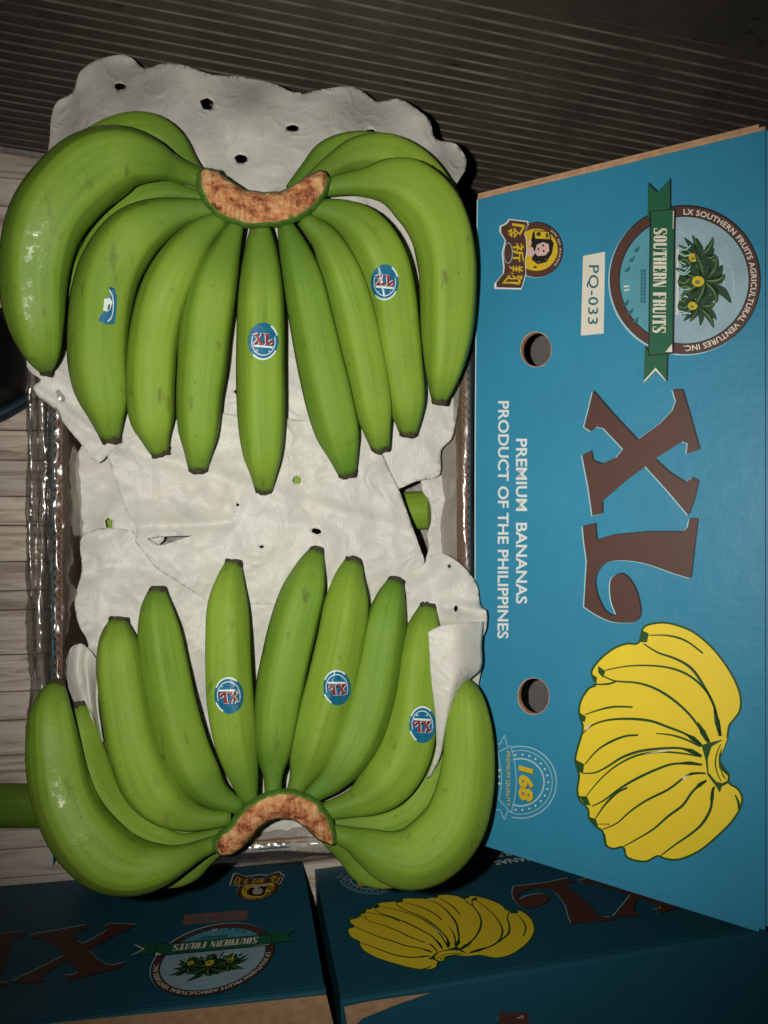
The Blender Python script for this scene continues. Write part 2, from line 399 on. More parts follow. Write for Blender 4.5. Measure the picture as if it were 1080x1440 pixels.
def sheet_mat():
    m, nt, b = new_mat('ribbed_plastic')
    tc = N(nt, 'ShaderNodeTexCoord')
    n1 = N(nt, 'ShaderNodeTexNoise', i_Scale=14.0, i_Detail=6.0, i_Roughness=0.65)
    nt.links.new(tc.outputs['Object'], n1.inputs['Vector'])
    r = ramp(nt, [(0.25, (0.044, 0.039, 0.031, 1)), (0.5, (0.062, 0.055, 0.043, 1)), (0.75, (0.082, 0.073, 0.056, 1))])
    nt.links.new(n1.outputs[0], r.inputs[0])
    mp = N(nt, 'ShaderNodeMapping'); mp.inputs['Scale'].default_value = (0.7, 1, 1.6)
    nt.links.new(tc.outputs['Object'], mp.inputs['Vector'])
    n2 = N(nt, 'ShaderNodeTexNoise', i_Scale=75.0, i_Detail=4.0)
    nt.links.new(mp.outputs[0], n2.inputs['Vector'])
    r2 = ramp(nt, [(0.24, (0.35, 0.3, 0.3, 1)), (0.33, (1, 1, 1, 1))])
    nt.links.new(n2.outputs[0], r2.inputs[0])
    mx = N(nt, 'ShaderNodeMix', data_type='RGBA', blend_type='MULTIPLY'); mx.inputs[0].default_value = 1
    nt.links.new(r.outputs[0], mx.inputs[6]); nt.links.new(r2.outputs[0], mx.inputs[7])
    nt.links.new(mx.outputs[2], b.inputs['Base Color']); b.inputs['Roughness'].default_value = 0.5
    return m
M['sheet'] = sheet_mat()
M['rib'] = simple('rib_edge', (0.115, 0.102, 0.078), 0.38, 0.5, 25)
M['dark'] = simple('dark_rubber', (0.006, 0.006, 0.006), 0.7, 0.2, 60)
M['tealrim'] = simple('teal_trim', (0.010, 0.030, 0.045), 0.5, 0.3, 60)
M['subfloor'] = simple('subfloor', (0.10, 0.08, 0.065), 0.9, 0.3, 30)
M['strap'] = simple('grey_strap', (0.30, 0.28, 0.26), 0.6, 0.3, 200)

# ------------------------------------------------------------------ floor of narrow grey boards
floor = mesh_obj('floor', [(-3, -3, -0.012), (3, -3, -0.012), (3, 3, -0.012), (-3, 3, -0.012)], [(0, 1, 2, 3)], M['subfloor'])
floor['kind'] = 'structure'
seams = [-1.02, -0.95, -0.88, -0.80, -0.73, -0.66, -0.60]
ypx = [1275, 1235, 1195, 1163, 1118, 1062, 1013, 973, 921, 858, 831, 790, 739, 698, 647, 605, 560, 515, 470, 425, 380, 335, 290, 250, 205]
seams = [at(20, y, 0.0).y for y in ypx]
y0 = seams[0]
seams = [y0 - 0.045 * k for k in range(12, 0, -1)] + seams
def plank(x0, x1, ya, yb, z):
    g = 0.0005; c = 0.0010
    ya += g; yb -= g
    v = [(x0, ya, -0.011), (x1, ya, -0.011), (x1, yb, -0.011), (x0, yb, -0.011),
         (x0, ya, z - c), (x1, ya, z - c), (x1, yb, z - c), (x0, yb, z - c),
         (x0 + c, ya + c, z), (x1 - c, ya + c, z), (x1 - c, yb - c, z), (x0 + c, yb - c, z)]
    f = [(0, 1, 5, 4), (1, 2, 6, 5), (2, 3, 7, 6), (3, 0, 4, 7), (4, 5, 9, 8), (5, 6, 10, 9), (6, 7, 11, 10), (7, 4, 8, 11), (8, 9, 10, 11)]
    mesh_obj('plank', v, f, M['wood'], floor)
for i in range(len(seams) - 1):
    ya, yb = seams[i], seams[i + 1]
    if ya > 0.44: break
    cut = random.uniform(-0.05, 0.35)
    plank(-0.85, cut, ya, yb, 0.0 - random.uniform(0, 0.0006))
    plank(cut + 0.0015, 1.1, ya, yb, 0.0 - random.uniform(0, 0.0006))

# ------------------------------------------------------------------ ribbed plastic sheet leaning at the back
RS = empty('ribbed_sheet')
tag(RS, 'dark dirty ribbed plastic sheet standing behind the open carton', 'plastic sheet')
def wallp(x, s, off=0.0):
    """x along the sheet, s up the slope"""
    y = 0.374 - 0.085 * (x + 0.25) + 0.20 * s - off
    return Vector((x, y, s * 0.98 + 0.004))
X0, X1 = -0.62, 1.2
PITCH = 0.0108; NR = 27
top_s = PITCH * NR
v = [wallp(X0, 0), wallp(X1, 0), wallp(X1, top_s), wallp(X0, top_s)]
bk = [p + Vector((0, 0.006, 0)) for p in v]
mesh_obj('panel', v + bk, [(0, 1, 2, 3), (5, 4, 7, 6), (0, 4, 5, 1), (3, 2, 6, 7), (0, 3, 7, 4), (1, 5, 6, 2)], M['sheet'], RS)
rv = []; rf = []
for k in range(1, NR + 1):
    s = k * PITCH; h = 0.00075; pr = 0.0016
    nseg = 40
    base = len(rv)
    for q in range(nseg + 1):
        x = X0 + (X1 - X0) * q / nseg
        w = 1 + 0.25 * math.sin(k * 2.3 + q * 0.7)
        ds = 0.0005 * math.sin(k * 1.7 + q * 0.33)
        rv += [wallp(x, s - h + ds, 0.0002), wallp(x, s - h * 0.5 + ds, pr * w), wallp(x, s + h * 0.5 + ds, pr * w), wallp(x, s + h + ds, 0.0002)]
    for q in range(nseg):
        a = base + q * 4; b_ = a + 4
        rf += [(a, b_, b_ + 1, a + 1), (a + 1, b_ + 1, b_ + 2, a + 2), (a + 2, b_ + 2, b_ + 3, a + 3)]
mesh_obj('rib_set', rv, rf, M['rib'], RS)['kind'] = 'stuff'
# smooth head rail with a framed recess above the ribs
def slab(name, xa, xb, sa, sb, off, th, mat, parent):
    a = [wallp(xa, sa, off), wallp(xb, sa, off), wallp(xb, sb, off), wallp(xa, sb, off)]
    b_ = [p + Vector((0, th, 0)) for p in a]
    return mesh_obj(name, a + b_, [(0, 1, 2, 3), (5, 4, 7, 6), (0, 4, 5, 1), (3, 2, 6, 7), (0, 3, 7, 4), (1, 5, 6, 2)], mat, parent)
slab('head_rail', X0, X1, top_s + 0.0006, top_s + 0.16, 0.002, 0.008, M['sheet'], RS)
slab('slot_cover', -0.09, 0.045, top_s + 0.008, top_s + 0.05, 0.0045, 0.002, M['subfloor'], RS)
slab('bottom_strip', X0, X1, -0.001, 0.0045, 0.004, 0.0035, M['strap'], RS)

# ------------------------------------------------------------------ sheets and foam by height field
def idw(ctrl, x, y, p=2.2):
    a = b_ = 0
    for cx, cy, cz in ctrl:
        d = math.hypot(x - cx, y - cy) + 6
        w = d ** -p; a += w * cz; b_ += w
    return a / b_
def foam_sheet(name, outline, holes, ctrl, step=6, amp=0.0022, th=0.0007, parent=None, fold=None, seed=0, ruffle=0.0035, nocr=False):
    ol = outline if nocr else cr(outline, 4, True)
    pts, tr = tri_sheet(ol, holes, step)
    bl = resample(ol, 6)
    vs = []
    for (x, y) in pts:
        z = idw(ctrl, x, y)
        z += amp * fbm((x * 0.011 + seed, y * 0.011, seed), 1.0, 3)
        cz = noise.noise(Vector((x * 0.02 + seed * 3, y * 0.02, 2.0)))
        z += amp * 0.5 * (1 - abs(cz) * 2.2)
        wx = x + 14 * noise.noise(Vector((x * .02, y * .02, seed + 5.0)))
        c2_ = noise.noise(Vector((wx * 0.045, y * 0.03 + wx * 0.012, seed + 7.0)))
        z += amp * 0.30 * max(0, 1 - abs(c2_) * 5)
        if ruffle:
            db = min(math.hypot(x - bx, y - by) for bx, by in bl[::2])
            if db < 26:
                z += ruffle * (1 - db / 26) * (0.3 + 1.1 * noise.noise(Vector((x * 0.035, y * 0.035, seed + 9))))
        if fold: z += fold(x, y)
        vs.append(at(x, y, z))
    o = mesh_obj(name, vs, [tuple(reversed(t)) for t in tr], M['foam'], parent, smooth=True)
    # normals up
    me = o.data
    if sum(p.normal.z for p in me.polygons) < 0: me.flip_normals()
    sm = o.modifiers.new('thickness', 'SOLIDIFY'); sm.thickness = th; sm.offset = -1
    return o

ZR = 0.24                                 # carton rim height
def ehole(cx, cy, rx, ry, ang=0.0, n=14, rg=0.12, seed=1):
    r = random.Random(seed); o = []
    for i in range(n):
        a = 2 * math.pi * i / n; k = 1 + r.uniform(-rg, rg)
        x = rx * k * math.cos(a); y = ry * k * math.sin(a)
        o.append((cx + x * math.cos(ang) - y * math.sin(ang), cy + x * math.sin(ang) + y * math.cos(ang)))
    return o

f1 = [(66, 230), (70, 192), (72, 165), (80, 143), (102, 130), (112, 101), (135, 85), (168, 77), (186, 82), (203, 96), (232, 88), (262, 92),
      (300, 105), (345, 108), (385, 117), (415, 130), (450, 126), (490, 121), (512, 129), (530, 142), (560, 139), (585, 152), (605, 170),
      (612, 195), (640, 202), (655, 222), (653, 240), (640, 266), (636, 320), (642, 420), (648, 500), (646, 560), (640, 596), (634, 618),
      (620, 634), (618, 668), (585, 677), (548, 692), (480, 708), (350, 705), (220, 672), (166, 632), (138, 651), (112, 622), (92, 598), (72, 572),
      (52, 556), (47, 543), (58, 534), (38, 516), (44, 470), (62, 400), (66, 300)]
c1 = [(350, 105, .198), (180, 85, .194), (80, 150, .202), (520, 130, .200), (640, 205, .220), (350, 190, .232), (150, 190, .230), (250, 240, .242), (450, 230, .242), (550, 230, .240), (200, 275, .246), (300, 275, .246), (400, 275, .246), (500, 275, .246), (600, 278, .246), (350, 320, .236), (200, 400, .226),
      (500, 400, .226), (640, 300, .236), (640, 480, .234), (640, 600, .236), (610, 650, .236), (560, 680, .232), (350, 500, .226), (350, 640, .228), (200, 630, .230),
      (140, 645, .236), (60, 550, .245), (45, 525, .247), (100, 600, .243), (70, 350, .242), (100, 480, .236)]
foam1_h = [ehole(169, 121, 8, 5, 0, seed=2), ehole(291, 146, 10, 8, 0.4, seed=3), ehole(412, 180, 9, 5, 0, seed=4), ehole(339, 223, 9, 6, 0, seed=5),
           ehole(521, 186, 7, 5, 0, seed=6), ehole(333, 551, 4, 3, 0.5, seed=7), ehole(418, 676, 11, 11, 0, seed=31)]
o = foam_sheet('foam_sheet', f1, foam1_h, c1, 6, 0.0017, seed=1,
               fold=lambda x, y: 0.0035 * max(0, 1 - abs((y - 555) - (x - 60) * 0.75) / 14) if x < 140 and y > 520 else
               (0.0016 * math.sin(x * 0.055 + 0.6 * math.sin(y * .05)) if y < 240 else 0))
tag(o, 'grey-white foam sheet with scalloped edge and oval holes under the upper bananas', 'foam sheet')

# centre sheet between the two hands
cpoly = [(150, 640), (200, 600), (300, 580), (420, 590), (520, 600), (545, 655), (563, 694), (578, 735), (597, 788), (585, 830), (480, 870), (380, 850), (300, 850),
         (220, 800), (190, 762), (192, 742), (176, 715)]
c2 = [(250, 690, .236), (330, 700, .245), (430, 700, .236), (460, 770, .246), (540, 720, .237), (300, 790, .239), (300, 640, .237), (420, 620, .237), (540, 660, .238), (380, 740, .243), (500, 750, .241), (590, 780, .240), (250, 730, .241), (160, 660, .238), (185, 730, .237), (480, 850, .232), (300, 840, .232)]
o = foam_sheet('foam_sheet', resample(cpoly, 12), [ehole(418, 675, 6, 6, 0, seed=8), ehole(445, 747, 7, 4, 0.2, seed=9), 
               [(207, 757), (222, 755), (272, 753), (250, 760), (232, 766), (216, 767)], ehole(368, 769, 3, 2, 0, seed=12), ehole(334, 710, 2.5, 2, 0, seed=14)],
               c2, 5.5, 0.0030, seed=5, ruffle=0.0, nocr=True,
               fold=lambda x, y: 0.004 * math.exp(-((y - 737 + 0.04 * (x - 280)) / 9) ** 2) * (1 if 180 < x < 330 else 0.2) +
               0.003 * math.exp(-((y - 690 - 0.3 * (x - 380)) / 12) ** 2) - 0.003 * math.exp(-(((y - 700 - 0.1 * x + 20) / 16) ** 2)) * (x < 330))
tag(o, 'bright white foam sheet bridging the gap between the two banana hands', 'foam sheet')

# lower sheet under the lower hand
f2 = [(113, 762), (126, 748), (152, 742), (196, 751), (232, 772), (300, 790), (400, 800), (520, 815), (585, 800), (604, 784), (624, 779), (652, 797), (671, 823),
      (675, 850), (684, 860), (684, 884), (675, 905), (679, 930), (673, 962), (668, 1010), (662, 1080), (640, 1150), (560, 1185), (470, 1200), (400, 1196), (310, 1200), (200, 1180),
      (130, 1120), (102, 1050), (100, 988), (92, 946), (97, 916), (110, 906), (124, 912), (121, 896), (110, 876), (105, 842), (115, 803)]
c3 = [(115, 770, .232), (150, 760, .236), (110, 850, .230), (100, 930, .242), (100, 980, .243), (160, 850, .232), (300, 830, .230), (400, 1000, .226), (300, 1000, .226), (550, 830, .232),
      (620, 790, .244), (660, 830, .262), (680, 870, .272), (675, 930, .268), (650, 1000, .250), (620, 900, .240), (600, 1100, .228), (200, 1100, .228), (400, 1180, .236), (480, 1195, .238), (330, 1195, .238)]
FS2 = empty('foam_sheet')
tag(FS2, 'rumpled foam sheet under the lower bananas with a corner lapped over one banana', 'foam sheet')
foam_sheet('sheet_body', f2, [ehole(641, 856, 2.5, 5, 0.1, seed=15), ehole(632, 796, 2.5, 2.5, 0, seed=16)], c3, 5.5, 0.0034, seed=9, parent=FS2, ruffle=0.006,
           fold=lambda x, y: (0.004 * math.sin(y * 0.12 + x * 0.05) if x < 135 and y > 880 else 0) + 0.004 * max(0, 1 - abs(y - 852 - (x - 620) * 0.12) / 12) * (x > 620))
# deeper sheet along the left inside wall
f5 = [(108, 640), (150, 610), (230, 640), (230, 760), (150, 790), (118, 770), (112, 720)]
o = foam_sheet('foam_sheet', f5, [[(147, 732), (152, 728), (158, 732), (158, 743), (150, 746)]], [(120, 650, .216), (200, 650, .224), (200, 740, .228), (120, 740, .214), (150, 690, .216), (160, 735, .226)], 8, 0.003, seed=21, ruffle=0.003)
tag(o, 'small shaded foam sheet with a square hole deep at the left inside wall', 'foam sheet')
# rounded sheet along the right inside wall
f4 = [(604, 590), (640, 570), (656, 590), (660, 680), (660, 770), (650, 812), (620, 822), (598, 800), (603, 770), (601, 752), (606, 735), (606, 715), (601, 700), (594, 690), (592, 660)]
o = foam_sheet('foam_sheet', f4, [], [(600, 600, .214), (600, 720, .222), (600, 800, .222), (630, 700, .228), (656, 600, .218), (658, 700, .218), (656, 790, .222), (630, 800, .229)], 7, 0.0018, seed=33, ruffle=0.0)
tag(o, 'foam sheet wrapped over a hidden banana along the right inside wall', 'foam sheet')

# ------------------------------------------------------------------ bananas
NSEG = 30
HW = 0.975
def banana(name, pts, zs, parent=None, rings=44, phase=0.0, flat=0.96, tip_len=0.009, tip=True, ridge=0.035, mat='banana'):
    """pts: (px, py, half width px) from the crown to the tip, zs: heights of the axis along it"""
    m = len(pts)
    c = []
    for i, (x, y, h) in enumerate(pts):
        t = i / (m - 1)
        k = t * (len(zs) - 1); a = int(min(k, len(zs) - 2)); fr = k - a
        fr = fr * fr * (3 - 2 * fr)
        z = zs[a] * (1 - fr) + zs[a + 1] * fr
        p = at(x, y, z)
        c.append((p.x, p.y, p.z, h * HW * depth(p) / F))
    d = cr(c, 8)
    # even spacing
    L = [0]
    for a, b_ in zip(d, d[1:]): L.append(L[-1] + math.dist(a[:3], b_[:3]))
    P = []
    for r in range(rings):
        s = L[-1] * r / (rings - 1); j = 0
        while j < len(L) - 2 and L[j + 1] < s: j += 1
        f_ = (s - L[j]) / max(1e-9, L[j + 1] - L[j])
        P.append([d[j][q] + (d[j + 1][q] - d[j][q]) * f_ for q in range(4)])
    vs = []; fs = []; uvs = []
    for r, p in enumerate(P):
        a = Vector(P[max(r - 1, 0)][:3]); b_ = Vector(P[min(r + 1, rings - 1)][:3])
        T = (b_ - a).normalized()
        S = T.cross(Vector((0, 0, 1))).normalized(); U = S.cross(T).normalized()
        o_ = Vector(p[:3]); R = p[3]
        v_ = r / (rings - 1)
        rg = ridge * min(1, 4 * v_, 3.0 * (1 - v_) + 0.5)
        for k in range(NSEG):
            A = 2 * math.pi * k / NSEG
            am = (A + phase) % (2 * math.pi / 5) - math.pi / 5
            pent = math.cos(math.pi / 5) / math.cos(am) * 1.13
            kb = rg * 12
            q = (1 - kb) + kb * pent + 0.016 * noise.noise(Vector((math.cos(A) * 2 + phase, math.sin(A) * 2, v_ * 7)))
            vs.append(o_ + S * (R * q * math.cos(A)) + U * (R * q * flat * math.sin(A)))
    for r in range(rings - 1):
        for k in range(NSEG):
            k2 = (k + 1) % NSEG
            fs.append((r * NSEG + k, r * NSEG + k2, (r + 1) * NSEG + k2, (r + 1) * NSEG + k))
            uvs += [(k / NSEG, r / (rings - 1)), ((k + 1) / NSEG, r / (rings - 1)), ((k + 1) / NSEG, (r + 1) / (rings - 1)), (k / NSEG, (r + 1) / (rings - 1))]
    fs.append(tuple(range(NSEG - 1, -1, -1))); uvs += [(0, 0)] * NSEG
    fs.append(tuple((rings - 1) * NSEG + k for k in range(NSEG))); uvs += [(0, 1)] * NSEG
    o = mesh_obj(name, vs, fs, M[mat], parent, smooth=True)
    ul = o.data.uv_layers.new(name='UVMap')
    for i, w in enumerate(uvs): ul.data[i].uv = w
    me = o.data
    me.validate()
    bm = bmesh.new(); bm.from_mesh(me); bmesh.ops.recalc_face_normals(bm, faces=bm.faces); bm.to_mesh(me); bm.free()
    if tip:                                    # dry flower end
        e = Vector(P[-1][:3]); T = (e - Vector(P[-3][:3])).normalized()
        S = T.cross(Vector((0, 0, 1))).normalized(); U = S.cross(T)
        R = P[-1][3]; tv = []; tf = []; n = 12
        prof = [(-0.0030, 1.0), (-0.0014, 1.045), (0.0006 + tip_len * 0.2, 0.97), (tip_len * 0.35, 0.8), (tip_len * 0.15, 0.5), (tip_len * 0.3, 0.1)]
        rr = random.Random(int(phase * 100) + len(P)); tip_len *= rr.uniform(.7, 1.3)
        for q, (l, k_) in enumerate(prof):
            for k in range(n):
                A = 2 * math.pi * k / n; j = 1 + rr.uniform(-.09, .09)
                tv.append(e + T * (l + (rr.uniform(-1, 1) * tip_len * 0.14 if q > 1 else 0)) + S * (R * k_ * j * math.cos(A)) + U * (R * k_ * j * flat * math.sin(A)))
        for q in range(len(prof) - 1):
            for k in range(n):
                tf.append((q * n + k, q * n + (k + 1) % n, (q + 1) * n + (k + 1) % n, (q + 1) * n + k))
        tf.append(tuple((len(prof) - 1) * n + k for k in range(n)))
        mesh_obj('tip', tv, tf, M['tip'], o)
    return o

UH = empty('banana_hand')
tag(UH, 'upper hand of green bananas with its brown crown at the top', 'bananas')
UB = {}
up = {
 'U1': ([(292, 256, 13), (247, 238, 18), (213, 225, 31), (175, 220, 43), (135, 234, 50), (98, 264, 51), (68, 304, 50), (53, 350, 47.5), (48, 400, 44), (50, 443, 40), (56, 483, 31), (61, 507, 20), (64, 521, 9)], (.276, .296, .302, .290, .268)),
 'U2': ([(305, 293, 11), (258, 297, 19), (217, 311, 32), (185, 334, 39), (160, 372, 42), (146, 415, 43), (140, 465, 42), (140, 515, 41), (147, 558, 36), (152, 592, 23), (155, 616, 14)], (.276, .272, .264, .258, .250)),
 'U3': ([(314, 306, 11), (284, 328, 22), (259, 362, 31), (236, 405, 35), (222, 450, 35), (215, 500, 34.5), (213, 545, 34.5), (215, 590, 31), (220, 618, 20), (225, 635, 14)], (.276, .270, .264, .258, .250)),
 'U4': ([(334, 312, 10), (321, 345, 19), (306, 385, 31), (296, 425, 35.5), (289, 470, 36.5), (285, 520, 35), (281, 560, 32.5), (280, 605, 29), (279, 636, 20), (278, 658, 14)], (.276, .269, .263, .258, .250)),
 'U5': ([(366, 315, 13), (367, 350, 23), (368, 400, 31), (368, 450, 34), (368, 520, 35), (369, 590, 34), (370, 640, 28), (371, 668, 19), (371, 687, 13.5)], (.275, .268, .263, .258, .249)),
 'U6': ([(400, 314, 11), (414, 352, 22), (428, 395, 29), (440, 450, 32), (453, 510, 34), (466, 565, 34.5), (477, 610, 31), (484, 642, 21), (488, 664, 14)], (.276, .269, .263, .258, .250)),
 'U7': ([(425, 307, 11), (455, 334, 20), (476, 372, 28), (491, 415, 32), (504, 465, 33), (516, 520, 32), (525, 570, 29), (531, 605, 20), (535, 629, 14)], (.276, .270, .264, .259, .251)),
 'U8': ([(438, 293, 11), (475, 300, 21), (512, 323, 33), (538, 364, 38), (551, 415, 38.5), (558, 470, 37), (564, 520, 35), (571, 562, 30), (574, 590, 20), (574, 608, 13.5)], (.277, .274, .264, .256, .250)),
 'U9': ([(450, 265, 12), (490, 258, 16), (516, 256, 21), (545, 254, 32), (575, 264, 41), (604, 290, 44), (622, 325, 44), (631, 367, 42.5), (632, 417, 41), (630, 467, 38), (626, 510, 30), (621, 543, 20), (618, 562, 12)], (.278, .286, .286, .276, .262)),
 'U10': ([(432, 262, 12), (470, 232, 17), (505, 216, 25), (545, 217, 29), (585, 240, 31), (615, 280, 32), (635, 330, 31), (640, 390, 29), (634, 440, 20), (630, 470, 11)], (.262, .258, .252, .248, .246)),
 'U11': ([(410, 268, 10), (435, 240, 14), (462, 215, 19), (505, 208, 24), (555, 222, 27), (590, 265, 28), (605, 330, 26), (606, 390, 16), (605, 420, 10)], (.250, .246, .243, .244, .246)),
 'U0': ([(290, 262, 11), (266, 233, 15), (240, 200, 23), (205, 186, 27), (165, 196, 30), (125, 225, 32), (100, 270, 32), (95, 330, 30), (98, 390, 20), (100, 420, 12)], (.258, .254, .252, .252, .254)),
 'U12': ([(300, 282, 9), (262, 274, 12), (228, 270, 18), (190, 285, 26), (160, 320, 30), (140, 370, 30), (130, 430, 28), (128, 480, 18), (128, 505, 11)], (.262, .258, .250, .247, .246)),
}
for i, (k, (p, z)) in enumerate(up.items()):
    UB[k] = banana('banana', p, z, UH, phase=i * 1.3, ridge=0.07 if k in ('U9', 'U8') else 0.055, mat='banana_wet' if k == 'U1' else 'banana')
LH = empty('banana_hand')
tag(LH, 'lower hand of green bananas with its brown crown at the bottom', 'bananas')
lo = {
 'L1': ([(318, 1180, 10), (285, 1193, 13), (258, 1206, 19), (226, 1217, 30), (190, 1220, 39), (153, 1208, 45), (120, 1178, 45), (96, 1138, 42.5), (82, 1093, 40.5), (75, 1045, 36.5), (72, 1005, 30), (75, 978, 21), (78, 966, 14)], (.276, .292, .296, .286, .266)),
 'L2': ([(318, 1170, 10), (258, 1187, 15), (216, 1178, 22), (181, 1158, 27), (151, 1128, 29), (131, 1090, 28), (120, 1050, 24), (115, 1015, 17), (112, 992, 10)], (.268, .266, .262, .258, .254)),
 'L3': ([(325, 1150, 10), (292, 1152, 15), (262, 1147, 23), (233, 1130, 34), (208, 1100, 39.5), (191, 1060, 38.5), (181, 1020, 36.5), (173, 975, 35.5), (168, 930, 33.5), (165, 895, 25), (166, 873, 13)], (.276, .274, .268, .260, .252)),
 'L4': ([(340, 1136, 10), (306, 1119, 20), (283, 1093, 31), (262, 1053, 34.5), (246, 1000, 34.5), (234, 943, 33.5), (226, 895, 31), (221, 857, 23), (221, 832, 13)], (.276, .268, .263, .258, .250)),
 'L5': ([(352, 1128, 11), (341, 1085, 23), (331, 1045, 30), (324, 1000, 33), (320, 950, 33), (319, 900, 32), (319, 850, 29), (323, 816, 20), (328, 794, 12.5)], (.275, .268, .263, .258, .249)),
 'L6': ([(384, 1125, 12), (384, 1092, 14), (385, 1065, 24), (387, 1035, 30), (394, 975, 34), (405, 920, 34.5), (417, 870, 34), (429, 830, 31), (438, 797, 21), (445, 776, 11.5)], (.276, .268, .264, .258, .250)),
 'L7': ([(408, 1128, 10), (420, 1100, 15), (431, 1074, 26), (443, 1040, 32), (455, 1000, 34), (468, 950, 34), (479, 900, 33.5), (487, 850, 31), (491, 814, 22), (497, 791, 13.5)], (.276, .269, .264, .258, .250)),
 'L8': ([(426, 1130, 10), (446, 1112, 15), (466, 1094, 23), (488, 1064, 32), (507, 1025, 36), (522, 980, 35.5), (533, 930, 33.5), (541, 880, 31), (549, 842, 22), (556, 819, 12.5)], (.276, .271, .264, .258, .250)),
 'L9': ([(445, 1144, 11), (490, 1132, 18), (515, 1121, 28), (543, 1099, 38), (566, 1065, 40.5), (579, 1020, 38.5), (585, 970, 35.5), (590, 920, 33), (597, 880, 23), (602, 854, 12.5)], (.277, .272, .264, .258, .251)),
 'L10': ([(455, 1168, 11), (490, 1178, 16), (516, 1190, 26), (546, 1203, 36), (577, 1205, 43), (608, 1190, 47), (635, 1160, 46), (650, 1120, 42.5), (657, 1075, 38.5), (658, 1030, 34.5), (656, 990, 27), (653, 965, 17), (652, 955, 8)], (.278, .290, .292, .284, .270)),
 'L11': ([(450, 1158, 10), (500, 1158, 17), (540, 1158, 23), (578, 1140, 26), (603, 1105, 25), (614, 1060, 22), (620, 1015, 16), (624, 985, 10)], (.266, .262, .256, .254, .256)),
 'L12': ([(460, 1178, 10), (486, 1200, 14), (510, 1222, 19), (545, 1226, 22), (585, 1205, 27), (615, 1165, 29), (628, 1110, 26), (632, 1060, 16), (632, 1040, 10)], (.258, .252, .248, .250, .254)),
 'L13': ([(315, 1165, 9), (285, 1172, 12), (255, 1175, 14), (225, 1163, 24), (196, 1130, 28), (180, 1080, 28), (170, 1020, 24), (166, 980, 12)], (.262, .258, .250, .247, .246)),
 'L14': ([(312, 1190, 9), (290, 1205, 13), (266, 1222, 19), (235, 1226, 22), (195, 1210, 27), (150, 1180, 30), (120, 1140, 30), (108, 1090, 27), (106, 1050, 16), (108, 1030, 10)], (.254, .250, .247, .248, .250)),
}
for i, (k, (p, z)) in enumerate(lo.items()):
    UB[k] = banana('banana', p, z, LH, phase=0.7 + i * 1.7, ridge=0.055, mat='banana_wet' if k == 'L1' else 'banana')
# loose fruit: one on the floor, others peeping from the layer beneath
o = banana('banana', [(-250, 1120, 10), (-215, 1130, 18), (-150, 1137, 28), (-60, 1136, 30), (20, 1133, 30), (80, 1136, 27), (125, 1140, 17), (140, 1142, 10)], (.028, .030, .030, .028), phase=.4)
tag(o, 'single green banana lying on the floor boards at left edge', 'banana')
o = banana('banana', [(480, 722, 10), (505, 722, 16), (540, 719, 25), (575, 718, 27), (603, 718, 26), (632, 720, 16), (645, 722, 10)], (.184, .189, .191, .188), phase=.9)
tag(o, 'darker green banana glimpsed through the gap beside the centre foam', 'banana')
o = banana('banana', [(100, 690, 10), (120, 705, 18), (140, 725, 24), (165, 745, 24), (182, 760, 16), (190, 768, 10)], (.188, .196, .198, .194), phase=1.9)
tag(o, 'green banana seen through the small square hole in the left foam', 'banana')
o = banana('banana', [(340, 690, 10), (365, 684, 17), (400, 677, 25), (440, 672, 25), (475, 668, 17), (490, 666, 10)], (.214, .219, .221, .216), phase=2.9)
tag(o, 'green banana seen through the round hole below the longest upper banana', 'banana')

# ------------------------------------------------------------------ crowns
def crown(poly, parent, z, mid):
    ol = [(x + 2.2 * noise.noise(Vector((x * .13, y * .13, 1))), y + 2.6 * noise.noise(Vector((x * .13, y * .13, 8)))) for x, y in cr(poly, 5, True)]
    cx = sum(p[0] for p in ol) / len(ol); cy = sum(p[1] for p in ol) / len(ol)
    pts, tr = tri_sheet(ol, [], 5)
    vs = []
    for (x, y) in pts:
        db = min(math.hypot(x - a, y - b_) for a, b_ in ol)
        zz = z + 0.0035 * min(1, db / 10) ** 0.6 + 0.0022 * noise.noise(Vector((x * .11, y * .11, 0))) + 0.0012 * noise.noise(Vector((x * .3, y * .3, 4)))
        vs.append(at(x, y, zz))
    n = len(ol)
    body = empty
    # green flesh below the cut: rings grown towards the fruit side
    def grow(g, zz):
        o_ = []
        for i in range(n):
            a = ol[i - 1]; b_ = ol[(i + 1) % n]
            tx, ty = b_[0] - a[0], b_[1] - a[1]; l = math.hypot(tx, ty) or 1
            nx, ny = ty / l, -tx / l
            if not pip(ol[i][0] - nx * 2, ol[i][1] - ny * 2, ol): nx, ny = -nx, -ny
            k = g * (1.0 if (nx * mid[0] + ny * mid[1]) > -0.2 else 0.25)
            o_.append(at(ol[i][0] + nx * k, ol[i][1] + ny * k, zz))
        return o_
    rings = [grow(-1.5, z + 0.0004), grow(1.0, z - 0.0012), grow(3.5, z - 0.005), grow(8, z - 0.014), grow(8, z - 0.026), grow(3, z - 0.034)]
    bv = [p for r in rings for p in r]; bf = []
    for r in range(len(rings) - 1):
        for i in range(n):
            bf.append((r * n + i, r * n + (i + 1) % n, (r + 1) * n + (i + 1) % n, (r + 1) * n + i))
    b_ = mesh_obj('crown', bv, bf, M['crown'], parent, smooth=True)
    bm = bmesh.new(); bm.from_mesh(b_.data); bmesh.ops.recalc_face_normals(bm, faces=bm.faces); bm.to_mesh(b_.data); bm.free()
    c_ = mesh_obj('cut_face', vs, tr, M['cut'], b_, smooth=True)
    if sum(p.normal.z for p in c_.data.polygons) < 0: c_.data.flip_normals()
crown([(284, 240), (300, 240), (318, 252), (340, 266), (365, 271), (392, 271), (415, 260), (440, 245), (456, 243), (459, 254), (452, 272), (438, 290), (415, 304), (385, 312), (350, 312), (318, 303), (296, 286), (285, 266)], UH, .296, (0, 1))
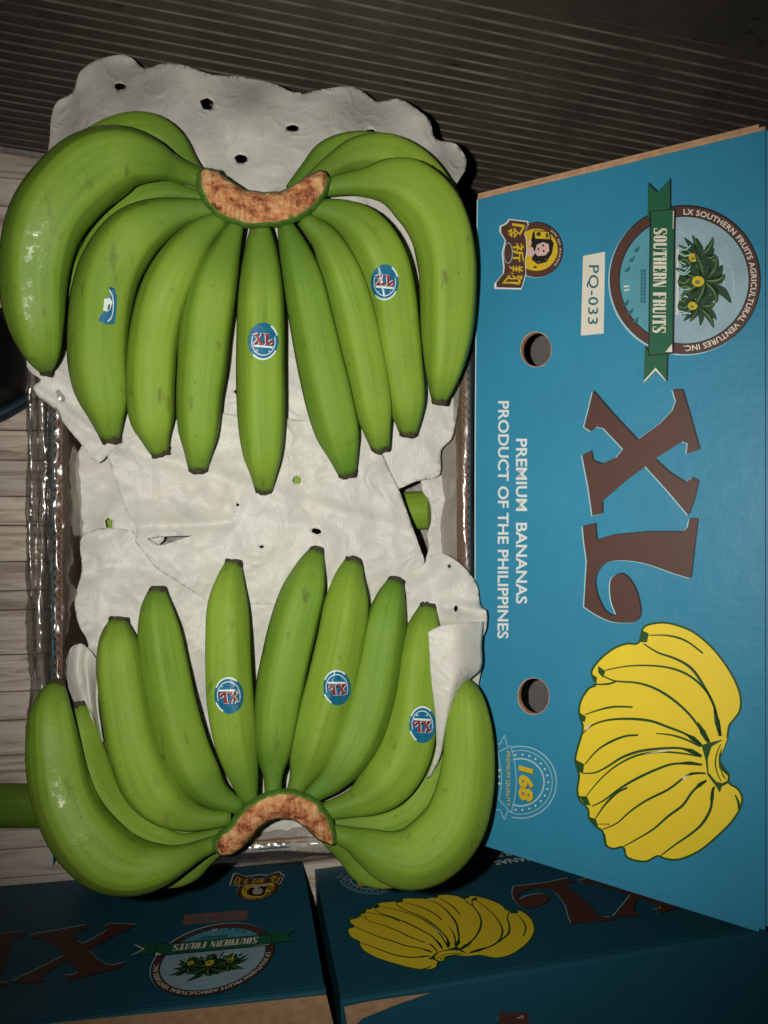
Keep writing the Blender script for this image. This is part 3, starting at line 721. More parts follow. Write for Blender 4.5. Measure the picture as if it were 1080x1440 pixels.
crown([(305, 1188), (314, 1174), (328, 1164), (340, 1146), (358, 1130), (382, 1120), (408, 1117), (432, 1124), (450, 1138), (462, 1158), (468, 1178), (466, 1187), (450, 1181), (436, 1170), (422, 1156), (404, 1150), (384, 1152), (364, 1163), (350, 1180), (334, 1196), (312, 1203)], LH, .296, (0, -1))

# ------------------------------------------------------------------ stickers
def glyph_shape(pts): return pts
XP = [(447, 25), (520, 110), (607, 203), (690, 143), (735, 95), (747, 62), (735, 22), (770, 22), (795, 105), (832, 238), (785, 253), (790, 215), (770, 208), (670, 272), (720, 318), (780, 357), (805, 340), (828, 352), (815, 410), (792, 475),
      (720, 390), (637, 298), (560, 355), (480, 425), (480, 470), (445, 475), (430, 370), (408, 258), (440, 243), (447, 278), (480, 290), (530, 268), (556, 235), (485, 160), (460, 155), (440, 172), (415, 155), (432, 90)]
LP = [(410, 515), (455, 505), (460, 565), (520, 547), (640, 535), (770, 535), (790, 518), (795, 488), (825, 488), (812, 600), (800, 703), (740, 685), (640, 650), (560, 638), (500, 645), (464, 680), (455, 720), (465, 770), (490, 820), (520, 838), (530, 830),
      (512, 780), (510, 715), (530, 690), (560, 690), (595, 730), (617, 800), (615, 845), (590, 862), (520, 860), (460, 835), (415, 805), (420, 720), (425, 640), (415, 570)]
LP = LP[:11] + cr(LP[11:21], 4) + cr(LP[20:32], 4)[1:] + LP[32:]
def cpx(p, ox, oy, s): return [(ox + x / s, oy + y / s) for x, y in p]
def stroke(pts, w, taper=None, n=5):
    """thick polyline as quads"""
    p = cr(pts, n) if len(pts) > 2 else pts
    L = []; R = []
    m = len(p)
    for i in range(m):
        a = p[max(i - 1, 0)]; b_ = p[min(i + 1, m - 1)]
        tx, ty = b_[0] - a[0], b_[1] - a[1]; l = math.hypot(tx, ty) or 1
        k = w / 2
        if taper: t = i / (m - 1); k *= (taper[0] * (1 - t) + taper[1] * t) if len(taper) == 2 else (taper[0] * (1 - 2 * t) + taper[1] * 2 * t if t < .5 else taper[1] * (2 - 2 * t) + taper[2] * (2 * t - 1))
        L.append((p[i][0] + ty / l * k, p[i][1] - tx / l * k)); R.append((p[i][0] - ty / l * k, p[i][1] + tx / l * k))
    return [[L[i], L[i + 1], R[i + 1], R[i]] for i in range(m - 1)]
def arc(cx, cy, rx, ry, a0, a1, n=30):
    return [(cx + rx * math.cos(math.radians(a0 + (a1 - a0) * i / n)), cy + ry * math.sin(math.radians(a0 + (a1 - a0) * i / n))) for i in range(n + 1)]
def poly_tris(poly):
    tr = tessellate_polygon([[Vector((x, y, 0)) for x, y in poly]])
    return poly, [tuple(t) for t in tr]

def sticker(ban, cx, cy, rx, ry, ang=0.0, half=None):
    me = ban.data
    bvh = BVHTree.FromPolygons([v.co.copy() for v in me.vertices], [tuple(p.vertices) for p in me.polygons])
    ca, sa = math.cos(ang), math.sin(ang)
    lay = []
    base = ell(0, 0, 1, 1, 36)
    if half: base = half
    lay.append((base, 'st_teal', 0.18))
    lay.append(([(x * .93, y * .93) for x, y in base], 'st_blue', 0.18))
    if not half:
        lay += [(q, 'st_white', 1) for q in stroke(arc(0.02, 0.0, .76, .74, -20, 200), .05)]
        lay += [(q, 'st_white', 1) for q in stroke(arc(0, 0, .95, .95, 30, 130), .09)]
        lay += [(q, 'st_white', 1) for q in stroke(arc(0, 0, .95, .95, -60, -20), .10)]
        lay.append(([(-.62, .18), (.66, .26), (.62, .36), (-.58, .30)], 'st_white', .18))
        lay += [(q, 'st_white', 1) for q in stroke([(-.4, .50), (.45, .52)], .07)]
        lay.append(([(-.52, .02), (.7, .02), (.66, .2), (-.62, .16)], 'black', .18))
        # red letters with a pale edge
        rot = lambda p, dx=0, dy=0: [(((y - 445) / 420 * .66) + dx, -((x - 620) / 210 * .33) + dy - .10) for x, y in p]
        lay.append((rot(XP, -.045, -.02), 'st_white', 1)); lay.append((rot(LP, -.045, -.02), 'st_white', 1))
        lay.append((rot(XP), 'st_red', 1)); lay.append((rot(LP), 'st_red', 1))
        lay.append(([(-.1, -.75), (.04, -.80), (.12, -.62), (.02, -.55), (-.08, -.58)], 'st_teal', 1))
    else:
        lay += [(q, 'st_white', 1) for q in stroke([(.05, -.82), (.30, -.45), (.34, .1), (.2, .6), (-.1, .82)], .07)]
        lay.append(([(-.35, -.35), (.05, -.42), (.28, -.2), (.1, .2), (-.1, .3), (-.45, .25)], 'st_white', .2))
        lay.append(([(-.05, -.05), (.12, -.1), (.05, .2), (-.12, .25)], 'brown', .2))
    mats = []; vs = []; fs = []; fm = []
    li = -1; lastm = None
    for (poly, mn, step) in lay:
        if mn != lastm: li += 1; lastm = mn
        if mn not in mats: mats.append(mn)
        if step < 1: p2, tr = tri_sheet(poly, [], step)
        else: p2, tr = poly_tris(poly)
        b0 = len(vs); tmp = []; bad = set()
        for (x, y) in p2:
            X, Y = x * rx, y * ry
            px, py = cx + X * ca - Y * sa, cy + X * sa + Y * ca
            h = bvh.ray_cast(CAM, ray(px, py).normalized())
            if h[0] is None: bad.add(len(tmp)); tmp.append(ban.data.vertices[0].co.copy()); continue
            tmp.append(h[0] + h[1] * (0.0002 + 0.00007 * li))
        vs += tmp
        for t in tr:
            if bad & set(t): continue
            fs.append(tuple(b0 + i for i in t)); fm.append(mats.index(mn))
    o = mesh_obj('sticker', vs, fs, [M[k] for k in mats], ban, fm, smooth=True)
    return o
sticker(UB['U5'], 370, 480, 21.5, 26.5, 0.03)
sticker(UB['U8'], 541, 397, 19.5, 25.5, 0.03)
sticker(UB['U2'], 153, 430, 18, 27, 0.0, [(.05, -1), (.45, -.92), (.62, -.5), (.60, .2), (.45, .95), (-.1, .98), (-.85, .80), (-.62, .45), (-.30, .3), (-.40, -.1), (-.2, -.4), (.15, -.5), (.08, -.8)])
sticker(UB['L5'], 322, 978, 20.5, 26, math.pi - 0.08)
sticker(UB['L7'], 474, 967, 19.5, 25, math.pi - 0.06)
sticker(UB['L9'], 594, 1019, 19, 26, math.pi - 0.02)

# foam corner lapped over the outer banana of the lower hand (part of the lower sheet)
def strip3(name, rows, mat, parent, sub=6, th=0.0012, n2=6):
    """loft through rows of (px, py, z)"""
    R = [cr(r, n2) for r in rows]
    C = [cr([R[i][j] for i in range(len(R))], sub) for j in range(len(R[0]))]
    nu, nv = len(C[0]), len(C)
    vs = []
    for c in C:
        for (x, y, z) in c:
            vs.append(at(x, y, z + 0.0006 * noise.noise(Vector((x * .09, y * .09, 3)))))
    fs = [(j * nu + i, j * nu + i + 1, (j + 1) * nu + i + 1, (j + 1) * nu + i) for j in range(nv - 1) for i in range(nu - 1)]
    o = mesh_obj(name, vs, fs, mat, parent, smooth=True)
    if sum(p.normal.z for p in o.data.polygons) < 0: o.data.flip_normals()
    if th:
        sm = o.modifiers.new('thickness', 'SOLIDIFY'); sm.thickness = th; sm.offset = 0
    return o
strip3('lapped_corner', [
    [(602, 889, .2815), (620, 880, .2830), (648, 876, .2840), (680, 874, .274)],
    [(604, 915, .2830), (620, 908, .2860), (645, 902, .2880), (677, 905, .276)],
    [(606, 950, .2835), (622, 945, .2870), (646, 935, .2890), (676, 940, .276)],
    [(611, 990, .2830), (622, 988, .2870), (636, 975, .2885), (655, 962, .274)],
    [(614, 1030, .2810), (620, 1030, .2840), (626, 1024, .2840), (634, 1012, .272)],
    [(612, 1062, .2760), (616, 1064, .2770), (619, 1062, .2760), (622, 1056, .268)],
    [(600, 1094, .2680), (603, 1093, .2680), (606, 1090, .2670), (609, 1086, .262)]], M['foam'], FS2)
# crumpled frill beside the left bananas
strip3('frill', [
    [(97, 918, .246), (112, 905, .252), (126, 914, .248), (138, 930, .256)],
    [(94, 945, .247), (108, 940, .256), (122, 930, .250), (139, 945, .262)],
    [(96, 968, .247), (112, 962, .257), (124, 952, .250), (137, 968, .266)],
    [(103, 985, .247), (118, 985, .254), (128, 985, .252), (137, 990, .268)],
    [(120, 1000, .250), (128, 1008, .258), (134, 1015, .254), (141, 1022, .268)],
    [(134, 1022, .252), (137, 1030, .258), (140, 1036, .256), (145, 1044, .262)]], M['foam'], FS2)

# ------------------------------------------------------------------ open carton
CT = empty('open_carton')
tag(CT, 'open corrugated cardboard carton packed with green bananas and foam', 'carton')
xo = at(74, 700, ZR).x; xi = at(87.5, 700, ZR).x
xr0 = at(650, 700, ZR).x; xr1 = xr0 + 0.007
yb = -0.266; yt = 0.250; wt = xi - xo
def boxm(name, a, b_, mat, parent, fmats=None):
    (x0, y0, z0), (x1, y1, z1) = a, b_
    v = [(x0, y0, z0), (x1, y0, z0), (x1, y1, z0), (x0, y1, z0), (x0, y0, z1), (x1, y0, z1), (x1, y1, z1), (x0, y1, z1)]
    f = [(3, 2, 1, 0), (4, 5, 6, 7), (0, 1, 5, 4), (1, 2, 6, 5), (2, 3, 7, 6), (3, 0, 4, 7)]
    return mesh_obj(name, v, f, mat, parent, fmats)
LT = 0.0005
def wall(x0, x1, y0_, y1_, along):
    """double wall board: three liners and two flutings open at the rim"""
    names = []
    th = (x1 - x0) if along == 'y' else (y1_ - y0_)
    for k in (0, 0.5, 1):
        if along == 'y':
            a = x0 + (th - LT) * k; boxm('liner', (a, y0_, 0.002), (a + LT, y1_, ZR), [M['blue'] if (k == 0 and x0 < 0) or (k == 1 and x0 > 0) else M['kraft']], CT)
        else:
            a = y0_ + (th - LT) * k; boxm('liner', (x0, a, 0.002), (x1, a + LT, ZR), [M['blue'] if (k == 0 and y0_ < 0) or (k == 1 and y0_ > 0) else M['kraft']], CT)
    vs = []; fs = []
    pit = 0.0066
    for row in (0, 1):
        lo_ = (x0 if along == 'y' else y0_) + LT + (th / 2 - LT / 2) * row + 0.0001
        hi_ = lo_ + th / 2 - LT * 1.5 - 0.0002
        s0, s1 = (y0_ + .004, y1_ - .004) if along == 'y' else (x0 + .004, x1 - .004)
        n = int((s1 - s0) / (pit / 2)); b0 = len(vs)
        for q in range(n + 1):
            s = s0 + (s1 - s0) * q / n; c_ = lo_ if (q + row) % 2 else hi_
            for dz in (ZR - 0.020, ZR - 0.0012 - random.uniform(0, .0007)):
                vs.append((c_, s, dz) if along == 'y' else (s, c_, dz))
        for q in range(n): fs.append((b0 + q * 2, b0 + q * 2 + 2, b0 + q * 2 + 3, b0 + q * 2 + 1))
    o = mesh_obj('fluting', vs, fs, M['flute'], CT)
    sm = o.modifiers.new('paper', 'SOLIDIFY'); sm.thickness = 0.00055; sm.offset = 0
wall(xo, xi, yb, yt, 'y'); wall(xr0, xr1, yb, yt, 'y')
wall(xi + .0003, xr0 - .0003, yb, yb + .007, 'x'); wall(xi + .0003, xr0 - .0003, yt - .007, yt, 'x')
boxm('base', (xi + .0005, yb + .0075, 0.001), (xr0 - .0005, yt - .0075, 0.006), M['kraft'], CT)

# ------------------------------------------------------------------ plastic film liner
def film(name, rows_fn, s0, s1, ns, nu, parent, seed, gain=1.0):
    vs = []; fs = []
    for i in range(ns + 1):
        s = s0 + (s1 - s0) * i / ns
        for j in range(nu + 1):
            p, nr = rows_fn(s, j / nu)
            cpl = fbm((s * 12 + seed, j / nu * 6, seed), 1.0, 3) * 0.0026 + (0.5 - abs(noise.noise(Vector((s * 24, j / nu * 8, seed + 4))))) * 0.0018
            vs.append(p + nr * (cpl + 0.0007 * max(0, 1 - abs(noise.noise(Vector((s * 70 + j / nu * 6, j / nu * 11 - s * 25, seed + 8)))) * 4)) * gain)
    for i in range(ns):
        for j in range(nu):
            a = i * (nu + 1) + j; fs.append((a, a + 1, a + nu + 2, a + nu + 1))
    return mesh_obj(name, vs, fs, M['film'], parent, smooth=True)
FL = empty('plastic_liner')
tag(FL, 'clear crinkled plastic liner spilling over the carton rims', 'plastic liner')
# left: up the inside wall, over the rim, bulging out and down
xb = at(30, 740, 0.20).x
def left_rows(s, t):
    rg = 0.008 * (0.5 + 0.5 * math.tanh((s + 0.03) * 30)); wv = 0.004 * noise.noise(Vector((s * 14, 3, 1)))
    xp = lambda p_: at(p_, 740, ZR - .01).x
    k = cr([(xi + .010, ZR - .035), (xi + .004, ZR - .008), (xi - .001, ZR + .0022), (xo - .001, ZR + .002), (xp(68), ZR - .012), (xp(58) + wv * .5, ZR - .003 - rg),
            (xp(48), ZR - .012 - rg), (xp(40) + wv * .4, ZR - .010 - rg * .5), (xp(32) + wv, .205), (xb + .001, .185), (xb + .001, .150), (xb + .010, .110), (xb + .016, .060)], 5)
    u = t * (len(k) - 1); a = int(min(u, len(k) - 2)); f_ = u - a
    x = k[a][0] * (1 - f_) + k[a + 1][0] * f_; z = k[a][1] * (1 - f_) + k[a + 1][1] * f_
    dx, dz = k[a + 1][0] - k[a][0], k[a + 1][1] - k[a][1]; l = math.hypot(dx, dz) or 1
    sh = 0.004 * (s + 0.0) / 0.2 * (1 if t > .3 else 0)
    return Vector((x - 0.010 * (0.11 - s) * (t > .4) * -0.6, s, z)), Vector((-dz / l, 0, dx / l)) * -1
film('left_flap', left_rows, -0.20, 0.135, 190, 60, FL, 2.0, 1.5)
def bot_rows(s, t):
    k = cr([(yb + .020, ZR - .012), (yb + .009, ZR - .001), (yb + .003, ZR + .004), (yb - .004, ZR + .003), (yb - .010, ZR - .006), (yb - .013, ZR - .03), (yb - .012, ZR - .07)], 4)
    u = t * (len(k) - 1); a = int(min(u, len(k) - 2)); f_ = u - a
    y = k[a][0] * (1 - f_) + k[a + 1][0] * f_; z = k[a][1] * (1 - f_) + k[a + 1][1] * f_
    dy, dz = k[a + 1][0] - k[a][0], k[a + 1][1] - k[a][1]; l = math.hypot(dy, dz) or 1
    return Vector((s, y, z)), Vector((0, dz / l, -dy / l))
film('bottom_flap', bot_rows, xi + .02, xr0 - .01, 130, 26, FL, 6.0)
def right_rows(s, t):
    k = cr([(xr0 - .022, ZR - .030), (xr0 - .010, ZR - .012), (xr0 - .002, ZR + .003), (xr1 + .001, ZR + .004), (xr1 + .0035, ZR - .012), (xr1 + .004, ZR - .05)], 4)
    u = t * (len(k) - 1); a = int(min(u, len(k) - 2)); f_ = u - a
    x = k[a][0] * (1 - f_) + k[a + 1][0] * f_; z = k[a][1] * (1 - f_) + k[a + 1][1] * f_
    dx, dz = k[a + 1][0] - k[a][0], k[a + 1][1] - k[a][1]; l = math.hypot(dx, dz) or 1
    return Vector((x, s, z)), Vector((-dz / l, 0, dx / l)) * 0.5
for X_, Y_, Z_ in ((540, 640, .168), (190, 690, .205)):
  vs = []; fs = []
  for i in range(13):
    for j in range(17):
        x_, y_ = X_ + i * 9, Y_ + j * (11 if X_ > 500 else 7)
        vs.append(at(x_, y_, Z_ + .010 * noise.noise(Vector((x_ * .05, y_ * .03, 2))) + .004 * noise.noise(Vector((x_ * .15, y_ * .1, 5)))))
  for i in range(12):
    for j in range(16): fs.append((i * 17 + j, i * 17 + j + 1, (i + 1) * 17 + j + 1, (i + 1) * 17 + j))
  mesh_obj('inner_fold', vs, fs, M['strap'], FL, smooth=True)
film('right_flap', right_rows, yb + .02, yt - .01, 130, 22, FL, 9.0)

# ------------------------------------------------------------------ print artwork, drawn once in photo pixels of the big lid
def text_tris(s, bold=0.0, spacing=1.0, shear=0.0):
    cu = bpy.data.curves.new('t', 'FONT'); cu.body = s; cu.size = 1; cu.offset = bold; cu.space_character = spacing; cu.shear = shear
    cu.resolution_u = 3
    ob = bpy.data.objects.new('t', cu); COL.objects.link(ob)
    bpy.context.view_layer.update()
    dg = bpy.context.evaluated_depsgraph_get()
    me = ob.evaluated_get(dg).to_mesh()
    v = [(p.co.x, p.co.y) for p in me.vertices]
    me.calc_loop_triangles()
    f = [tuple(t.vertices) for t in me.loop_triangles]
    ob.evaluated_get(dg).to_mesh_clear()
    bpy.data.objects.remove(ob); bpy.data.curves.remove(cu)
    if not v: return [], []
    x0 = min(p[0] for p in v); x1 = max(p[0] for p in v); ya = min(p[1] for p in v); yb_ = max(p[1] for p in v)
    return [((x - x0) / (x1 - x0), (y - ya) / (yb_ - ya)) for x, y in v], f
def text_box(s, xa, xb_, ya, yb_, mat, bold=0.0, spacing=1.0, shear=0.0, skew=0.0):
    """text reading down the picture, letter tops to the right"""
    v, f = text_tris(s, bold, spacing, shear)
    return ('tris', [(xa + b_ * (xb_ - xa) + skew * a, ya + a * (yb_ - ya)) for a, b_ in v], f, mat)
FAT = {
 'T': [[(0, .9), (1, .9), (1, 1), (0, 1)], [(0, .68), (.1, .68), (.1, .9), (0, .9)], [(.9, .68), (1, .68), (1, .9), (.9, .9)], [(.3, .07), (.7, .07), (.7, .9), (.3, .9)], [(.15, 0), (.85, 0), (.85, .07), (.15, .07)]],
 'H': [[(.02, 0), (.42, 0), (.42, 1), (.02, 1)], [(.6, 0), (.98, 0), (.98, 1), (.6, 1)], [(.42, .46), (.6, .46), (.6, .55), (.42, .55)]],
 'E': [[(.05, 0), (.5, 0), (.5, 1), (.05, 1)], [(.5, .92), (.95, .92), (.95, 1), (.5, 1)], [(.5, 0), (.95, 0), (.95, .08), (.5, .08)], [(.5, .46), (.75, .46), (.75, .54), (.5, .54)], [(.85, .08), (.95, .08), (.95, .3), (.85, .3)], [(.85, .7), (.95, .7), (.95, .92), (.85, .92)]],
 'F': [[(.05, 0), (.5, 0), (.5, 1), (.05, 1)], [(.5, .92), (.95, .92), (.95, 1), (.5, 1)], [(.5, .46), (.75, .46), (.75, .54), (.5, .54)], [(.85, .66), (.95, .66), (.95, .92), (.85, .92)]],
 'R': [[(.03, 0), (.44, 0), (.44, 1), (.03, 1)], [(.44, .92), (.8, .92), (.8, 1), (.44, 1)], [(.62, .56), (.95, .56), (.95, .92), (.62, .92)], [(.44, .48), (.8, .48), (.8, .56), (.44, .56)], [(.62, .05), (.95, 0), (.9, .48), (.6, .48)]],
 'N': [[(.06, 0), (.16, 0), (.16, .9), (.06, .9)], [(.03, 1), (.42, 1), (.95, 0), (.58, 0)], [(.84, .1), (.94, .1), (.94, 1), (.84, 1)]],
 'U': [[(.04, .14), (.42, .14), (.42, 1), (.04, 1)], [(.14, 0), (.8, 0), (.9, .14), (.04, .14)], [(.78, .14), (.9, .14), (.9, 1), (.78, 1)]],
 'I': [[(.2, 0), (.8, 0), (.8, 1), (.2, 1)]],
 'O': [[(.04, .2), (.2, .03), (.42, 0), (.42, 1), (.2, .97), (.04, .8)], [(.58, 0), (.8, .03), (.96, .2), (.96, .8), (.8, .97), (.58, 1)], [(.42, 0), (.58, 0), (.58, .06), (.42, .06)], [(.42, .94), (.58, .94), (.58, 1), (.42, 1)]],
 'S': [[(.2, .92), (.8, .92), (.8, 1), (.2, 1)], [(.05, .62), (.42, .55), (.35, .92), (.12, .94)], [(.05, .62), (.5, .66), (.96, .4), (.56, .3)], [(.6, .08), (.86, .06), (.96, .2), (.96, .4), (.62, .4)], [(.2, 0), (.8, 0), (.84, .08), (.16, .08)], [(.05, .02), (.16, .02), (.16, .3), (.05, .3)], [(.84, .7), (.95, .7), (.95, .98), (.84, .98)]],
}
def art():
    """named pieces -> list of (polygon | ('tris',..), material)"""
    A = {}
    # big letters
    X = cpx(XP, 660, 540, 2.571); Lp = cpx(LP, 660, 540, 2.571)
    sh = lambda p, dx, dy: [(x + dx, y + dy) for x, y in p]
    big = [(sh(X, -1.6, .6), 'palewhite'), (sh(Lp, -1.6, .6), 'palewhite'), (sh(X, 2.2, -1.6), 'black'), (sh(Lp, 2.2, -1.6), 'black'), (X, 'brown'), (Lp, 'brown')]
    A['brand_lettering'] = big
    # emblem
    cx, cy = 963, 394
    e = []
    e.append((ell(cx - 1.2, cy + 1, 106.5, 105, 64), 'palewhite'))
    e.append((ell(cx + .8, cy - .8, 106.5, 105, 64), 'black')); e.append((ell(cx, cy, 105, 103.5, 64), 'brown'))
    e.append((ell(cx - .6, cy, 92, 90.5, 64), 'black')); e.append((ell(cx - .6, cy, 90.5, 89, 64), 'sky'))
    e.append((arc(cx - .6, cy, 90.5, 89, 118, 242, 30), 'lagoon'))
    v, f = text_tris('LX SOUTHERN FRUITS AGRICULTURAL VENTURES INC.', 0.02, 1.08)
    e.append(('tris', [(cx + (93.2 + b_ * 8.2) * math.cos(math.radians(-91 + 182 * a)), cy + (91.8 + b_ * 8.2) * math.sin(math.radians(-91 + 182 * a))) for a, b_ in v], f, 'cream'))
    # palms
    rnd = random.Random(5)
    for k in range(5):
        e += [(q, 'palewhite') for q in stroke([(955 + k * 17, 325 + 12 * k), (970 + k * 15, 345 + k * 9), (985 + k * 12, 440 - k * 6)], 1.4)]
    e.append(([(952, 350), (955, 350), (954, 443), (951, 443)], 'cream'))
    for (tx, ty, s) in ((978, 363, 1.0), (977, 431, .95), (985, 397, 1.25)):
        e.append((ell(tx - 12 * s, ty, 13 * s, 12 * s, 12), 'leaf'))
        for q in range(13):
            a = math.radians(-150 + q * 25 + rnd.uniform(-8, 8)); L = (30 + rnd.uniform(-6, 6)) * s * (1.15 if abs(a) < .9 else .8)
            bx, by = tx + 5 * s, ty
            bend = (1 if a > 0 else -1) * 9 * s
            p = [(bx, by), (bx + math.cos(a) * L * .55, by + math.sin(a) * L * .55), (bx + math.cos(a) * L - abs(bend) * .7, by + math.sin(a) * L + bend * .5)]
            e += [(k_, 'leaf') for k_ in stroke(p, 8.5 * s, (.35, 1.2, .15), 4)]
            if q % 2 == 0: e += [(k_, 'leaf2') for k_ in stroke(p, 2.0 * s, (1, .8, .2), 4)]
        for q in range(5):
            yy = ty + rnd.uniform(-14, 14) * s
            e += [(k_, 'leaf2' if q % 2 else 'palewhite') for k_ in stroke([(956, yy), (964, yy + rnd.uniform(-4, 4)), (972, yy + rnd.uniform(-6, 6))], 1.6)]
        e.append((ell(tx - 2, ty, 7 * s, 6 * s, 14), 'gold')); e.append((ell(tx - 3, ty + 1, 3 * s, 2.4 * s, 10), 'leaf2'))
    # small marks left of the ribbon
    for (mx, my) in ((896, 351), (889, 365), (883, 379), (881, 426), (887, 438), (895, 450)):
        e.append(([(mx - 4, my + 3), (mx + 5, my - 4), (mx + 3, my + 4), (mx - 1, my + 5)], 'teal'))
    e.append(([(879, 403), (887, 403), (887, 404.4), (879, 405.6)], 'white')); e.append(([(879, 409), (887, 407.5), (887, 409), (880, 411)], 'white'))
    for q in range(10):
        yy = 380 + q * 4.8
        e.append(([(902.5, yy), (909.5, yy), (909.5, yy + 3.7), (902.5, yy + 3.7)], 'teal')); e.append(([(904.5, yy + 1.2), (907.5, yy + 1.2), (907.5, yy + 2.2), (904.5, yy + 2.2)], 'lagoon'))
    # ribbon
    for p in ([(913, 260), (926, 273), (944, 254), (944, 300), (918, 302), (913, 314)], [(909, 488), (915, 499), (940, 499), (939, 538), (924, 522), (907, 540)]):
        e.append(([(x + 1.6, y - 1.6) for x, y in p], 'black')); e.append((p, 'green'))
    e.append(([(907, 540), (924, 522), (939, 538), (938, 535), (924, 518), (908, 536)], 'cream'))
    r = [(918, 300), (950, 297), (947, 497), (915, 500)]
    e.append(([(916, 299), (952, 295.5), (949.5, 498.5), (913.5, 502)], 'black')); e.append((r, 'green'))
    e.append(([(948.6, 299), (950, 299), (949, 324), (948, 324)], 'cream')); e.append(([(938, 496), (947, 485), (947.4, 496.5)], 'cream'))
    word = 'SOUTHERN FRUITS'; wid = {'I': .55, ' ': .6}
    tot = sum(wid.get(c_, 1) for c_ in word); s0, s1 = 322.5, 470.5; pos = 0
    for c_ in word:
        w_ = wid.get(c_, 1); a0 = s0 + (s1 - s0) * pos / tot; a1 = s0 + (s1 - s0) * (pos + w_ * .93) / tot; pos += w_
        for p in FAT.get(c_, []):
            e.append(([(921.5 - (a0 - s0) * .012 + y * 18.5, a0 + x * (a1 - a0)) for x, y in p], 'cream'))
    A['emblem'] = e
    A['code_label'] = [([(820, 360), (851, 354), (849, 469), (817, 472)], 'cream'), text_box('PQ-033', 825.5, 842.5, 373, 456, 'teal', 0.012, 1.1, skew=-1.5)]
    A['slogan'] = [text_box('PREMIUM  BANANAS', 725.5, 741.5, 617, 849, 'white', 0.02, 1.0), text_box('PRODUCT OF THE PHILIPPINES', 700.5, 716, 564, 898, 'white', 0.02, 1.0, skew=-1)]
    # round seal
    s = []; o_ = (690, 1020); k_ = 7.714
    cxs, cys = 732, 1100
    def ringarc(r, w_, lim=719.5):
        a = math.degrees(math.acos(max(-1, min(1, (lim - cxs) / r)))); return [(q, 'palewhite') for q in stroke(arc(cxs, cys, r, r, -a, a, 40), w_, None, 1)]
    s += ringarc(50.5, 1.3) + ringarc(44.8, .9) + ringarc(33.2, 2.1, 722)
    for q in range(15):
        a = math.radians(-100 + 200 * q / 14)
        x, y = cxs + 39 * math.cos(a), cys + 39 * math.sin(a)
        s.append(([(x + (2.1 if i % 2 == 0 else .9) * math.cos(math.radians(36 * i)), y + (2.1 if i % 2 == 0 else .9) * math.sin(math.radians(36 * i))) for i in range(10)], 'white'))
    for pl in ([(50, 180), (100, 210), (150, 105), (185, 235), (222, 222)], [(45, 915), (105, 915), (150, 1025), (190, 915), (225, 945)], [(80, 290), (185, 240)], [(92, 800), (215, 945)]):
        q = cpx(pl, o_[0], o_[1], k_)
        for a, b_ in zip(q, q[1:]): s += [(z_, 'palewhite') for z_ in stroke([a, b_], .9)]
    for pl in ([(215, 220), (250, 330), (270, 480), (278, 620), (268, 760), (245, 860), (225, 950)], [(80, 290), (100, 420), (120, 540), (115, 660), (95, 790), (90, 805)], [(70, 350), (85, 430), (75, 500), (70, 620), (75, 760), (65, 820)]):
        s += [(z_, 'palewhite') for z_ in stroke(cpx(pl, o_[0], o_[1], k_), .9)]
    for (x, y) in ((95, 485), (90, 555), (95, 630)):
        s.append((ell(690 + x / k_, 1020 + y / k_, 1.8, 1.8, 8), 'white'))
    s.append(text_box('PREMIUM QUALITY', 711.3, 717.5, 1056.5, 1134, 'gold', 0.0))
    t_ = text_box('168', 729.5, 750.5, 1076, 1127, 'dkgreen', 0.05, 1.0, 0.2); s.append(('tris', [(x + .8, y + 1.0) for x, y in t_[1]], t_[2], 'dkgreen'))
    s.append(text_box('168', 729.5, 750.5, 1076, 1127, 'gold', 0.05, 1.0, 0.2))
    A['seal'] = s
    # name badge with a generic portrait in a ring
    b2 = []; o_ = (690, 290); k_ = 6.353
    P_ = lambda pl: cpx(pl, o_[0], o_[1], k_)
    b2.append((P_(ell(405, 390, 243, 250, 40)), 'palewhite')); b2.append((P_(ell(412, 388, 238, 248, 40)), 'black')); b2.append((P_(ell(408, 390, 233, 243, 40)), 'brown'))
    b2.append((P_(ell(408, 390, 192, 188, 40)), 'gold'))
    b2.append((P_([(375, 240), (395, 215), (530, 225), (545, 300), (565, 330), (550, 420), (500, 500), (420, 520), (370, 480), (360, 330)]), 'black'))
    b2.append((P_([(395, 222), (520, 232), (530, 295), (400, 290)]), 'gold')); b2.append((P_(ell(430, 250, 22, 20, 12)), 'brown')); b2.append((P_(ell(505, 262, 12, 25, 12)), 'brown'))
    b2.append((P_([(415, 345), (470, 322), (520, 340), (525, 400), (490, 440), (420, 446), (395, 410)]), 'skin'))
    for (x, y) in ((472, 352), (476, 402)): b2.append((P_(ell(x, y, 9, 11, 8)), 'black'))
    b2.append((P_(ell(428, 385, 7, 16, 8)), 'brown')); b2.append((P_([(325, 380), (375, 365), (400, 420), (375, 455), (330, 440)]), 'skin'))
    b2.append((P_([(345, 300), (370, 320), (365, 350), (335, 345)]), 'skin'))
    for (x, y, r_) in ((430, 500, 22), (500, 480, 18), (400, 545, 16)): b2.append((P_(ell(x, y, r_, r_ * .7, 9)), 'brown'))
    v, f = text_tris('JIN QI XIANG', 0.0, 1.2)
    b2.append(('tris', [(690 + (408 + (203 + b_ * 24) * math.cos(math.radians(-52 + 92 * a))) / k_, 290 + (390 + (208 + b_ * 24) * math.sin(math.radians(-52 + 92 * a))) / k_) for a, b_ in v], f, 'cream'))
    bk = [(175, 130), (325, 148), (330, 180), (300, 250), (315, 300), (320, 400), (305, 500), (312, 600), (275, 728), (60, 722), (58, 680), (125, 595), (130, 540), (118, 420), (142, 310), (100, 240), (100, 190), (150, 165)]
    b2.append((P_([(205 + (x - 205) * 1.13 - 5, 430 + (y - 430) * 1.055 + 2) for x, y in bk]), 'white')); b2.append((P_([(205 + (x - 205) * 1.03, 430 + (y - 430) * 1.015) for x, y in bk]), 'brown'))
